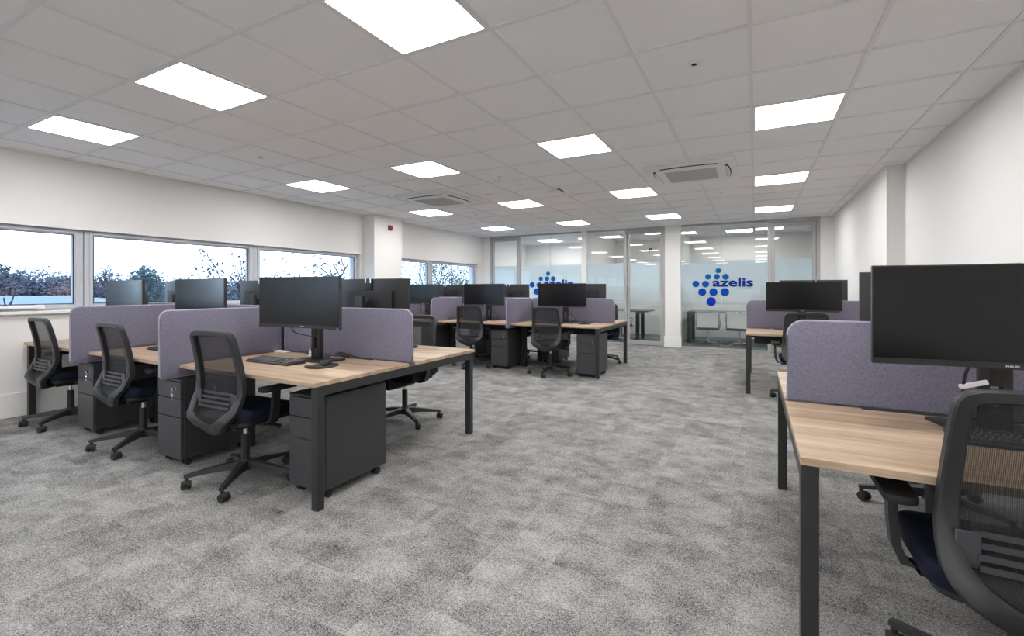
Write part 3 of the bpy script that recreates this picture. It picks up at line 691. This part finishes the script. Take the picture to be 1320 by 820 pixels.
cable([(0.69, 2.235, 0.99), (0.675, 2.25, 0.93), (0.675, 2.26, 0.85), (0.70, 2.28, 0.825), (0.74, 2.345, 0.835)], 'monitor_cable', 'black cable looped beside the stand of the right foreground monitor', 0.005)
o = MB().box(-0.045, 0.035, -0.008, 0.010, -0.008, 0.008, 0.003, mtx=Matrix.Rotation(R(-18), 4, 'Y')).build('cable_tie', M['white'], None, loc=(0.705, 2.255, 0.905)); tag(o, 'white tie around the cable of the right foreground monitor', 'cable tie')
cable([(-2.8, 2.35, 0.55), (-2.85, 2.3, 0.25), (-2.75, 2.2, 0.02), (-2.6, 2.1, 0.008), (-2.72, 2.02, 0.006), (-2.95, 2.1, 0.006), (-2.8, 2.28, 0.008), (-2.6, 2.3, 0.006)], 'floor_cable', 'black cable lying in loops under the left foreground desk')
for (x, y), lab in (((-2.60, 6.55), 'thin cables left of the stand of the rightmost monitor, middle bench'), ((-3.99, 6.55), 'thin cables around the stand of the centre monitor, middle bench'), ((-5.30, 6.55), 'thin cables by the stand of the leftmost monitor, middle bench')):
    cable([(x-0.06, y+.06, 0.99), (x-0.14, y+.12, 0.90), (x-0.17, y+.2, 0.80), (x-0.09, y+.24, z+.03), (x+.0, y+.27, z+.01), (x+.12, y+.25, z+.05), (x+.05, y+.17, 0.88)], 'monitor_cable', lab, 0.004)

# ---------------------------------------------------------------- pedestals
def make_pedestal():
    """front faces -Y; origin on the floor, centre of the front"""
    r = empty('drawer_pedestal'); w = 0.15; d = 0.52; z0, z1 = 0.055, 0.612
    b = MB(); b.box(-w, w, 0.022, d, z0, z1-0.004, 0.002, 1); b.box(-w, w, 0.0, d, z1-0.012, z1, 0.002, 1); b.build('carcass', M['pedside'], r)
    zs = [z0-0.005, 0.345, 0.475, z1-0.016]
    for k in range(3):
        b = MB(); b.box(-w+0.001, w-0.001, 0.0, 0.02, zs[k]+0.003, zs[k+1]-0.003, 0.002, 1); dr = b.build('drawer', M['ped'], r)
        if k == 2:
            b = MB(); b.cyl((0.10, 0.002, 0.55), (0.10, -0.006, 0.55), 0.011, seg=20); b.box(0.06, 0.085, -0.003, 0.001, 0.544, 0.556, 0.001, 1); b.build('lock', M['chrome'], dr, True)
            b = MB(); b.box(0.098, 0.102, -0.028, -0.006, 0.540, 0.560); b.cyl((0.10, -0.030, 0.55), (0.10, -0.026, 0.55), 0.009, seg=14)
            b.tube([(0.10+0.010*math.cos(a), -0.028, 0.527+0.014*math.sin(a)) for a in [k2*2*PI/12 for k2 in range(12)]], 0.0015, 5, True)
            b.box(0.088, 0.094, -0.030, -0.026, 0.475, 0.516, 0.001, 1); b.box(0.103, 0.109, -0.030, -0.026, 0.475, 0.516, 0.001, 1); b.box(0.088, 0.109, -0.030, -0.026, 0.475, 0.483, 0.001, 1)
            b.build('key', M['chrome'], dr, True)
    for sx in (-0.11, 0.11):
        for y in (0.06, d-0.06):
            b = MB()
            for o_ in (-0.016, 0.016): b.cyl((sx+o_-0.007, y, 0.022), (sx+o_+0.007, y, 0.022), 0.022, seg=18)
            b.box(sx-0.014, sx+0.014, y-0.014, y+0.014, 0.022, z0, 0.003, 1); b.build('caster', M['rubber'], r, True)
    return r
PED = Proto(make_pedestal); PG = 'black steel drawer pedestals'
PED.at((-2.39, 1.855, 0), 0, 'black drawer pedestal under the free right end of the left foreground desk', 'pedestal', PG)
PED.at((-3.70, 1.745, 0), 0, 'black drawer pedestal with keys below the crosswise screen beside the nearest left chair', 'pedestal', PG)
PED.at((-5.11, 1.77, 0), 0, 'black drawer pedestal with keys below the crosswise screen nearest the windows', 'pedestal', PG)
PED.at((-2.10, 6.20, 0), 0, 'black drawer pedestal under the free right end of the middle bench', 'pedestal', PG)
PED.at((-3.535, 6.24, 0), 0, 'black drawer pedestal below the crosswise screen between the two middle bench chairs', 'pedestal', PG)
PED.at((-4.93, 6.24, 0), 0, 'black drawer pedestal at the left of the middle bench, behind the foreground desk', 'pedestal', PG)
PED.at((-3.06, 7.66, 0), PI, 'drawer pedestal seen from behind through the legs of the rightmost middle bench chair', 'pedestal', PG)
PED.at((-4.45, 7.66, 0), PI, 'drawer pedestal seen from behind under the centre of the middle bench', 'pedestal', PG)

# ---------------------------------------------------------------- office chairs
def prof_y(z):
    pts = [(0.33, -0.190), (0.37, -0.206), (0.41, -0.234), (0.45, -0.241), (0.53, -0.196), (0.62, -0.162), (0.72, -0.166), (0.84, -0.190), (0.985, -0.222), (1.02, -0.230)]
    if z <= pts[0][0]: return pts[0][1]
    for (a, ya), (b_, yb) in zip(pts, pts[1:]):
        if z <= b_:
            t_ = (z-a)/(b_-a); t_ = t_*t_*(3-2*t_)*0.5+t_*0.5; return ya+(yb-ya)*t_
    return pts[-1][1]
RING = [(0, 0.982), (0.10, 0.980), (0.155, 0.977), (0.184, 0.967), (0.200, 0.948), (0.206, 0.92), (0.211, 0.85), (0.217, 0.77), (0.223, 0.69), (0.228, 0.61), (0.231, 0.56), (0.226, 0.51), (0.212, 0.475), (0.188, 0.443), (0.14, 0.409), (0.095, 0.382), (0.05, 0.360), (0.022, 0.350), (0, 0.348)]
RING = [(x, z_+0.014*max(0, (z_-0.6)/0.38)) for x, z_ in RING]
WID = [0.034, 0.034, 0.036, 0.038, 0.040, 0.040, 0.041, 0.043, 0.046, 0.050, 0.054, 0.060, 0.064, 0.066, 0.066, 0.066, 0.068, 0.070, 0.070]
def make_chair():
    """faces +Y; origin on the floor below the gas lift"""
    r = empty('office_chair')
    loop = RING+[(-x, z_) for x, z_ in RING[-2:0:-1]]; wd = WID+WID[-2:0:-1]; n = len(loop); rings = []
    for i in range(n):
        x, z_ = loop[i]; xa, za = loop[i-1]; xb, zb = loop[(i+1) % n]
        tx, tz = xb-xa, zb-za; L = math.hypot(tx, tz); nx, nz = tz/L, -tx/L
        if nx*x+nz*(z_-0.66) < 0: nx, nz = -nx, -nz
        w_ = wd[i]; ring = []
        for (u_, v_) in ((0.5, -0.35), (0.5, 0.35), (0.36, 0.5), (-0.36, 0.5), (-0.5, 0.35), (-0.5, -0.35), (-0.36, -0.5), (0.36, -0.5)):
            px_, pz_ = x+nx*w_*(u_-0.5)+0, z_+nz*w_*(u_-0.5)
            ring.append((px_, prof_y(z_+nz*w_*(u_-0.5)*0.5)+v_*0.038*(1.15 if z_ < 0.56 else 1.0), pz_))
        rings.append(ring)
    b = MB(); b.loft(rings, close=True); fr = b.build('back_frame', M['plastic'], r, True)
    # net inside the ring
    def halfw(z_):
        for (x0, a), (x1, c_) in zip(RING, RING[1:]):
            if c_ <= z_ <= a and a != c_: return x0+(x1-x0)*(a-z_)/(a-c_)
        return 0
    b = MB(); rows = []
    zs = [0.376+k*(0.970-0.376)/26 for k in range(27)]
    for z_ in zs:
        hw = max(0.004, halfw(z_)-0.022)
        rows.append([b.bm.verts.new((hw*(q/6-1), prof_y(z_)+0.006, z_)) for q in range(13)])
    for a, c_ in zip(rows, rows[1:]):
        for q in range(12): b.bm.faces.new((a[q], a[q+1], c_[q+1], c_[q]))
    b.build('back_net', M['net'], r, True)
    b = MB()                                                         # lumbar slats behind the net
    for k in range(4):
        zc = 0.525+0.026*k; rg = []
        for q in range(13):
            x = -0.150+0.30*q/12; y = prof_y(zc)-0.012-0.004*(1-(x/0.15)**2)
            rg.append([(x, y-0.004, zc-0.0075), (x, y+0.002, zc-0.0075), (x, y+0.002, zc+0.0075), (x, y-0.004, zc+0.0075)])
        b.loft(rg)
    for sx in (-1, 1): b.box(sx*0.168-0.026, sx*0.168+0.026, prof_y(0.565)-0.016, prof_y(0.565)-0.006, 0.517, 0.611, 0.003, 1)
    b.build('lumbar_support', M['greyplastic'], r, True)
    # seat
    def slab(x0, x1, y0, y1, zc, h, rad):
        o_ = rrect(x0, x1, y0, y1, rad, n=8); rg = []
        cx, cy = (x0+x1)/2, (y0+y1)/2
        for s_, dz in ((0.90, -0.5), (0.985, -0.42), (1.0, -0.1), (1.0, 0.15), (0.975, 0.38), (0.92, 0.5), (0.6, 0.56), (0.2, 0.57)):
            rg.append([(cx+(p[0]-cx)*s_, cy+(p[1]-cy)*s_, zc+dz*h-(0.02*max(0, (cy+(p[1]-cy)*s_-0.12)/0.13)**2)) for p in o_])
        return rg
    b = MB(); b.loft(slab(-0.245, 0.245, -0.205, 0.255, 0.462, 0.065, 0.085)); b.build('seat', M['navy'], r, True)
    b = MB(); b.prism(rrect(-0.225, 0.225, -0.18, 0.23, 0.07), 0.405, 0.434, 'Z', 0.006); b.build('seat_shell', M['plastic'], r, True)
    b = MB(); b.box(-0.085, 0.085, -0.13, 0.10, 0.355, 0.407, 0.012); b.prism([(-0.12, 0.36), (-0.12, 0.395), (-0.17, 0.402), (-0.205, 0.402), (-0.205, 0.352), (-0.17, 0.352)], -0.045, 0.045, 'X', 0.005)
    b.build('tilt_mechanism', M['plastic'], r, True)
    b = MB(); b.cyl((0.08, 0.03, 0.375), (0.20, 0.04, 0.370), 0.007, seg=10); b.box(0.19, 0.275, 0.025, 0.058, 0.358, 0.382, 0.008); b.build('lever', M['plastic'], r, True)
    # arms
    for sx in (-1, 1):
        b = MB()
        rg = []
        for (x, y, z_, hw, hd) in ((0.10, 0.0, 0.395, 0.035, 0.008), (0.225, 0.0, 0.395, 0.033, 0.009), (0.262, 0.0, 0.415, 0.030, 0.012), (0.280, -0.002, 0.46, 0.027, 0.012), (0.287, 0.0, 0.54, 0.024, 0.012), (0.288, 0.004, 0.615, 0.024, 0.012)):
            nx_, nz_ = (0, 1) if x < 0.24 else ((0.7, -0.7) if x < 0.27 else (1, 0))
            rg.append([(sx*(x+nx_*hd), y-hw, z_+nz_*hd), (sx*(x+nx_*hd), y+hw, z_+nz_*hd), (sx*(x-nx_*hd), y+hw, z_-nz_*hd), (sx*(x-nx_*hd), y-hw, z_-nz_*hd)])
        b.loft(rg); ar = b.build('armrest', M['plastic'], r, True)
        b = MB(); b.prism(rrect(-0.043, 0.043, -0.10, 0.15, 0.03), 0.612, 0.640, 'Z', 0.006); pd = b.build('arm_pad', M['rubber'], ar, True); pd.location = (sx*0.28, 0, 0)
    # gas lift
    b = MB(); b.cyl((0, 0, 0.12), (0, 0, 0.30), 0.026, seg=20); gl = b.build('gas_lift', M['plastic'], r, True)
    MB().cyl((0, 0, 0.30), (0, 0, 0.36), 0.014, seg=16).build('piston', M['chrome'], gl, True)
    # five-star base
    b = MB(); b.cyl((0, 0, 0.070), (0, 0, 0.135), 0.048, 0.036, 24)
    for k in range(5):
        a = -PI/2+PI/5+2*PI*k/5; d = Vector((math.cos(a), math.sin(a), 0)); s_ = Vector((-math.sin(a), math.cos(a), 0)); rg = []
        for t_, hw, zt, zb in ((0.02, 0.034, 0.128, 0.080), (0.12, 0.026, 0.120, 0.082), (0.24, 0.019, 0.100, 0.074), (0.315, 0.0165, 0.088, 0.066), (0.335, 0.014, 0.085, 0.066)):
            p = d*t_; rg.append([p-s_*hw+Vector((0, 0, zb)), p+s_*hw+Vector((0, 0, zb)), p+s_*hw*0.75+Vector((0, 0, zt)), p-s_*hw*0.75+Vector((0, 0, zt))])
        b.loft(rg)
    ba = b.build('base', M['plastic'], r, True)
    for k in range(5):
        a = -PI/2+PI/5+2*PI*k/5; d = Vector((math.cos(a), math.sin(a), 0)); rnd = random.Random(k*7+1); ph = a+PI/2+rnd.uniform(-0.7, 0.7)
        f = Vector((math.cos(ph), math.sin(ph), 0)); s_ = Vector((-f.y, f.x, 0)); c_ = d*0.322+f*0.018
        b = MB()
        for o_ in (-1, 1): b.cyl(c_+s_*o_*0.009+Vector((0, 0, 0.0275)), c_+s_*o_*0.026+Vector((0, 0, 0.0275)), 0.0275, 0.024, 20)
        b.cyl(d*0.322+Vector((0, 0, 0.03)), d*0.322+Vector((0, 0, 0.075)), 0.010, seg=12)
        b.cyl(c_-s_*0.012+Vector((0, 0, 0.032)), c_+s_*0.012+Vector((0, 0, 0.032)), 0.020, seg=14)
        b.build('caster', M['rubber'], ba, True)
    return r
CH = Proto(make_chair); CG = 'black mesh-back office chairs'
def chair(x, y, rz, base, lab):
    o = CH.at((x, y, 0), R(rz), lab, 'office chair', CG)
    for c_ in o.children:
        if c_.name.startswith('base'): c_.rotation_euler = (0, 0, R(base-rz))
    return o
chair(-2.965, 1.845, 3, 0, 'black mesh-back office chair nearest the camera on the left, at the end desk')
chair(-4.345, 1.868, -1, 0, 'black mesh-back office chair in the middle of the three along the left bench')
chair(-5.70, 1.868, 0, 0, 'black mesh-back office chair nearest the windows, farthest left')
chair(-2.94, 3.37, 176, 23, 'office chair on the far side of the left foreground bench, seat showing past the pedestal')
chair(-2.66, 6.23, 2, -34, 'black mesh-back office chair at the rightmost desk of the middle bench')
chair(-4.03, 6.27, 12, -34, 'black mesh-back office chair at the centre of the middle bench, turned slightly')
chair(-2.33, 7.73, 180, 36, 'office chair behind the right end of the middle bench, its blue seat showing')
chair(-3.84, 7.68, 180, 6, 'office chair on the far side of the middle bench, wheels showing between pedestals')
chair(0.665, 1.83, 0, -26, 'black mesh-back office chair cut off by the right edge in the foreground')
chair(0.88, 3.40, 180, 20, 'office chair across the right foreground desk, only its wheels and stem showing')
chair(0.49, 6.10, 0, 18, 'black mesh-back office chair at the farther right desk')

# ---------------------------------------------------------------- meeting rooms
def make_table(L, D, inx=0.05, iny=0.06):
    r = empty('meeting_table')
    MB().box(-L/2, L/2, -D/2, D/2, 0.705, 0.73, 0.003, 1).build('table_top', M['black'], r)
    for sx in (-1, 1):
        for sy in (-1, 1): MB().box(sx*(L/2-inx)-0.04, sx*(L/2-inx)+0.04, sy*(D/2-iny)-0.04, sy*(D/2-iny)+0.04, 0, 0.705, 0.003, 1).build('leg', M['frame'], r)
        MB().box(sx*(L/2-inx)-0.025, sx*(L/2-inx)+0.025, -D/2+iny+0.04, D/2-iny-0.04, 0.655, 0.705, 0.003, 1).build('end_rail', M['frame'], r)
    return r
t_ = make_table(2.1, 0.9); t_.location = (-0.36, 11.78, 0); tag(t_, 'black meeting table with slab legs behind the glass with the right-hand logo', 'table', 'black meeting tables')
t_ = make_table(1.1, 0.8, 0.27, 0.12); t_.location = (-2.78, 11.45, 0); t_.rotation_euler = (0, 0, 0); tag(t_, 'black meeting table seen through the middle glass door', 'table', 'black meeting tables')
def make_mchair():
    """faces +Y"""
    r = empty('meeting_chair')
    b = MB()
    for sx in (-1, 1): b.tube([(sx*0.225, -0.24, 0.745), (sx*0.225, -0.215, 0.55), (sx*0.225, -0.19, 0.40), (sx*0.225, -0.15, 0.365), (sx*0.225, 0.0, 0.36), (sx*0.225, 0.20, 0.37)], 0.013, 8)
    b.tube([(-0.225, -0.24, 0.745), (0.225, -0.24, 0.745)], 0.011, 8); b.tube([(-0.225, 0.1, 0.36), (0.225, 0.1, 0.36)], 0.011, 8)
    b.build('side_frame', M['chrome'], r, True)
    b = MB(); rg = []
    for z_, y in ((0.41, -0.19), (0.50, -0.205), (0.62, -0.222), (0.735, -0.237)): rg.append([(-0.215, y-0.004, z_), (0.215, y-0.004, z_), (0.215, y+0.006, z_), (-0.215, y+0.006, z_)])
    b.loft(rg); b.build('backrest', M['white'], r, True)
    MB().box(-0.215, 0.215, -0.17, 0.21, 0.355, 0.405, 0.015).build('seat', mat('dark_grey_seat', (0.045, 0.055, 0.075), 0.8, var=0.1), r, True)
    for sx in (-1, 1):
        b = MB(); b.tube([(sx*0.225, -0.20, 0.53), (sx*0.265, -0.16, 0.57), (sx*0.27, 0.0, 0.575), (sx*0.265, 0.08, 0.55), (sx*0.235, 0.10, 0.38)], 0.012, 8); b.build('armrest', M['chrome'], r, True)
    b = MB(); b.cyl((0, 0, 0.08), (0, 0, 0.36), 0.022, seg=14); b.build('column', M['alu'], r, True)
    b = MB(); b.cyl((0, 0, 0.06), (0, 0, 0.10), 0.035, seg=16)
    for k in range(4):
        a = PI/4+k*PI/2; b.tube([(0, 0, 0.085), (0.15*math.cos(a), 0.15*math.sin(a), 0.07), (0.31*math.cos(a), 0.31*math.sin(a), 0.015)], [0.018, 0.015, 0.012], 8)
    b.build('base', M['chrome'], r, True); return r
MC = Proto(make_mchair)
MC.at((-0.93, 11.05, 0), R(4), 'white-backed chrome meeting chair behind the glass, nearer the white pier', 'meeting chair', 'chrome meeting chairs')
MC.at((-0.30, 11.05, 0), R(-6), 'white-backed chrome meeting chair behind the glass, half hidden by the farther right desk', 'meeting chair', 'chrome meeting chairs')
MC.at((-2.85, 10.93, 0), R(-10), 'meeting chair at the table behind the middle glass front', 'meeting chair', 'chrome meeting chairs')

# ---------------------------------------------------------------- outside
struct(MB().box(-140, XL-0.3, -90, 120, -4.6, -4.5).build('ground', M['grass']))
r = empty('flat_roofed_building', (-30, 3, -4.5))
MB().box(-22, 6, -22, 9, 0, 4.75).build('wall', M['brick'], r)
b = MB(); b.prism([(-22.4, 4.75), (6.4, 4.75), (6.4, 4.95), (-8, 5.35), (-22.4, 4.95)], -22.4, 9.4, 'Y'); b.build('roof', M['roof'], r)
for k in range(6): MB().box(5.9, 6.05, -20+5*k, -17+5*k, 1.5, 3.2).build('window', M['screen'], r)
tag(r, 'pale flat-roofed building below the leftmost window', 'building')

def branch(mb, p, d, L, rad, lvl, rnd, tips, upb=0.15, fork=3, rmin=0.0):
    pts = [p]; n = 3; q = d.copy()
    for k in range(n):
        q = (q+Vector((rnd.uniform(-.22, .22), rnd.uniform(-.22, .22), rnd.uniform(-.1, .1)+upb*0.4))).normalized(); pts.append(pts[-1]+q*L/n)
    mb.tube(pts, [max(rmin, rad*(1-0.45*k/n)) for k in range(n+1)], 5 if lvl > 1 else 3)
    if lvl == 0: tips.append((pts[-1], q)); return
    for k in range(fork):
        at = pts[1+k % n] if k < fork-1 else pts[-1]
        a = rnd.uniform(0, 2*PI); e = Vector((math.cos(a), math.sin(a), rnd.uniform(-0.1, .8))).normalized()
        branch(mb, at, (q*0.55+e*0.75+Vector((0, 0, upb))).normalized(), L*rnd.uniform(.55, .78), rad*0.55, lvl-1, rnd, tips, upb, fork, rmin)
    tips.append((pts[-1], q))
def tree(loc, h, seed, leafmat, nleaf, lsize, spread, lab, name='bare_tree', lvl=4, fork=3, upb=0.2, trunk=0.35, rad=None, blob=None, rmin=0.0):
    rnd = random.Random(seed); r = empty(name, loc, rnd.uniform(0, 6)); mb = MB(); tips = []
    branch(mb, Vector((0, 0, 0)), Vector((0, 0, 1)), h*trunk, rad or h*0.018, lvl, rnd, tips, upb, fork, rmin)
    k_ = h*0.97/max(v.co.z for v in mb.bm.verts)                    # bring the crown to its measured height
    bmesh.ops.transform(mb.bm, matrix=Matrix.Diagonal((max(1, k_), max(1, k_), k_, 1)), verts=mb.bm.verts)
    tips = [(Vector((t0.x*max(1, k_), t0.y*max(1, k_), t0.z*k_)), q0) for t0, q0 in tips]
    mb.build('branches', M['bark'], r)
    if nleaf:
        b = MB(); k = 0
        while k < nleaf:
            if blob and rnd.random() < blob:
                a = rnd.uniform(0, 2*PI); v = rnd.uniform(-1, 1); rr = rnd.random()**0.4
                c_ = Vector((spread*1.0*rr*math.cos(a)*math.sqrt(1-v*v), spread*rr*math.sin(a)*math.sqrt(1-v*v), h*0.60+h*0.36*rr*v))
                c_ += Vector((rnd.gauss(0, .15), rnd.gauss(0, .15), rnd.gauss(0, .15)))*spread
            else:
                t0, q0 = tips[rnd.randrange(len(tips))]; c_ = t0+Vector((rnd.gauss(0, 1), rnd.gauss(0, 1), rnd.gauss(0, .8)))*spread*0.10
            u_ = Vector((rnd.uniform(-1, 1), rnd.uniform(-1, 1), rnd.uniform(-1, 1))).normalized(); v_ = u_.orthogonal().normalized(); s_ = lsize*rnd.uniform(.5, 1.3)
            b.quad(c_-u_*s_, c_-v_*s_*0.5, c_+u_*s_, c_+v_*s_*0.5); k += 1
        b.build('foliage', leafmat, r)
    tag(r, lab, 'tree', 'trees beyond the windows'); return r
def at(px_, d):
    """point on the outside ground seen in photo column px_ at camera depth d"""
    a = (px_-660)/590.85; c_, s_ = math.cos(0.48771), math.sin(0.48771)
    return ((c_*a-s_)*d, (s_*a+c_)*d, -4.5)
TR = [
 (-8, 60, 8.8, 1, 'leaf_dark', 5460, 0.223, 2.8, 'dark rounded tree at the left edge of the leftmost window', dict(blob=.85)),
 (14, 62, 7.6, 2, 'leaf_blue', 5460, 0.223, 2.8, 'dark green tree second from the left edge, leftmost window', dict(blob=.85)),
 (28, 56, 6.6, 3, 'leaf_red', 6720, 0.198, 3.4, 'russet bushy tree left in the leftmost window', dict(blob=.8)),
 (54, 56, 8.3, 4, 'leaf_grey', 5460, 0.174, 3.0, 'round-crowned bare tree standing tallest in the middle of the leftmost window', dict(blob=.75, rmin=.05)),
 (72, 58, 6.7, 5, 'leaf_red', 6720, 0.198, 3.4, 'russet tree right of the tallest tree, leftmost window', dict(blob=.8)),
 (92, 62, 7.9, 6, 'leaf_grey', 5040, 0.186, 3.2, 'grey bare tree by the right frame of the leftmost window', dict(blob=.7, rmin=.05)),
 (108, 56, 6.5, 60, 'leaf_red', 5460, 0.198, 3.4, 'russet tree hidden partly by the thick frame between the first windows', dict(blob=.8)),
 (150, 38, 8.1, 7, 'leaf_grey', 6720, 0.093, 3.0, 'wide bare tree at the left of the middle window', dict(lvl=5, rmin=.035, blob=.25)),
 (187, 42, 8.0, 8, 'leaf_blue', 8820, 0.149, 1.3, 'green upright tree left of centre in the middle window', dict(name='evergreen_tree', blob=.9)),
 (207, 48, 6.8, 9, 'leaf_pale', 6300, 0.174, 2.6, 'pale hazy tree right of the green upright tree', dict(blob=.75)),
 (228, 55, 6.8, 61, 'leaf_blue', 5460, 0.198, 3.0, 'low bluish tree behind the middle of the middle window', dict(blob=.8)),
 (246, 15, 7.0, 10, 'leaf_dark', 520, .07, 1.6, 'slender sparse tree with few dark leaves, centre of the middle window', dict(name='sparse_tree', upb=.5, rmin=.015, rad=.05, fork=2, lvl=5)),
 (276, 20, 6.7, 11, 'leaf_dark', 500, .085, 1.6, 'low sparse tree between the two slender trees, middle window', dict(name='sparse_tree', upb=.4, rmin=.018, rad=.06, fork=2, lvl=5)),
 (312, 14, 7.05, 12, 'leaf_dark', 520, .065, 1.6, 'slender sparse tree at the right of the middle window', dict(name='sparse_tree', upb=.5, rmin=.014, rad=.05, fork=2, lvl=5)),
 (302, 55, 6.9, 62, 'leaf_pale', 5460, 0.186, 3.0, 'pale low tree behind the right slender tree', dict(blob=.75)),
 (424, 14, 6.95, 13, 'leaf_grey', 4200, .075, 2.8, 'spreading bare tree filling the right part of the third window', dict(lvl=5, rad=.12, rmin=.019, trunk=.38, blob=.25)),
 (380, 40, 7.0, 63, 'leaf_pale', 5040, 0.155, 2.8, 'distant pale tree at the left of the third window', dict(blob=.75)),
 (536, 20, 8.0, 14, 'leaf_pale', 11200, 0.046, 2.6, 'leafy pale tree in the first window beyond the pillar', dict(blob=.75, rmin=.016)),
 (594, 18, 7.3, 15, 'leaf_blue', 11200, 0.043, 1.7, 'blue-green leafy tree in the last window by the glass rooms', dict(blob=.75, rmin=.014)),
]
for px_, d, h, seed, lm, nl, ls, sp, lab, kw in TR: tree(at(px_, d), h, seed, M[lm], nl, ls, sp, lab, **kw)
SH = [(18, 11, 'leftmost'), (44, 11.5, 'second from the left'), (70, 11, 'third from the left')]
for px_, d, w_ in SH:
    o = tree(at(px_, d), 5.9, int(px_), M['leaf_dark'], 0, .05, 1.0, 'bare twiggy shrub top before the pale roof, %s in the leftmost window' % w_, name='bare_shrub', upb=.5, lvl=4, rmin=.013)

# ---------------------------------------------------------------- light
W = bpy.data.worlds.new('sky'); scene.world = W; W.use_nodes = True; nt = W.node_tree; nt.nodes.clear()
o = nt.nodes.new('ShaderNodeOutputWorld'); bg = nt.nodes.new('ShaderNodeBackground')
tc = nt.nodes.new('ShaderNodeTexCoord'); sx = nt.nodes.new('ShaderNodeSeparateXYZ'); nt.links.new(tc.outputs['Generated'], sx.inputs[0])
nt.links.new(ramp(nt, sx.outputs['Z'], [(0.0, (0.66, 0.83, 1.0)), (0.15, (0.62, 0.81, 1.0)), (1.0, (0.38, 0.60, 1.0))]), bg.inputs['Color'])
bg.inputs['Strength'].default_value = 3.2
nt.links.new(bg.outputs[0], o.inputs[0])

# ---------------------------------------------------------------- camera
cam = bpy.data.cameras.new('camera'); co = bpy.data.objects.new('camera', cam); COL.objects.link(co)
co.location = (0, 0, 1.25); co.rotation_euler = (PI/2, 0, 0.48771)
cam.sensor_width = 36; cam.sensor_fit = 'HORIZONTAL'; cam.lens = 590.85/1320*36
cam.shift_y = -(410-372.78)/1320; cam.clip_start = 0.05; cam.clip_end = 400
scene.camera = co
vs = scene.view_settings; vs.view_transform = 'Standard'; vs.look = 'None'; vs.exposure = 0.0; vs.gamma = 1.0; vs.use_curve_mapping = False
scene.cycles.max_bounces = 10; scene.cycles.diffuse_bounces = 6; scene.cycles.transparent_max_bounces = 24; scene.cycles.glossy_bounces = 4
scene.cycles.sample_clamp_indirect = 6.0
scene.cycles.use_denoising = True
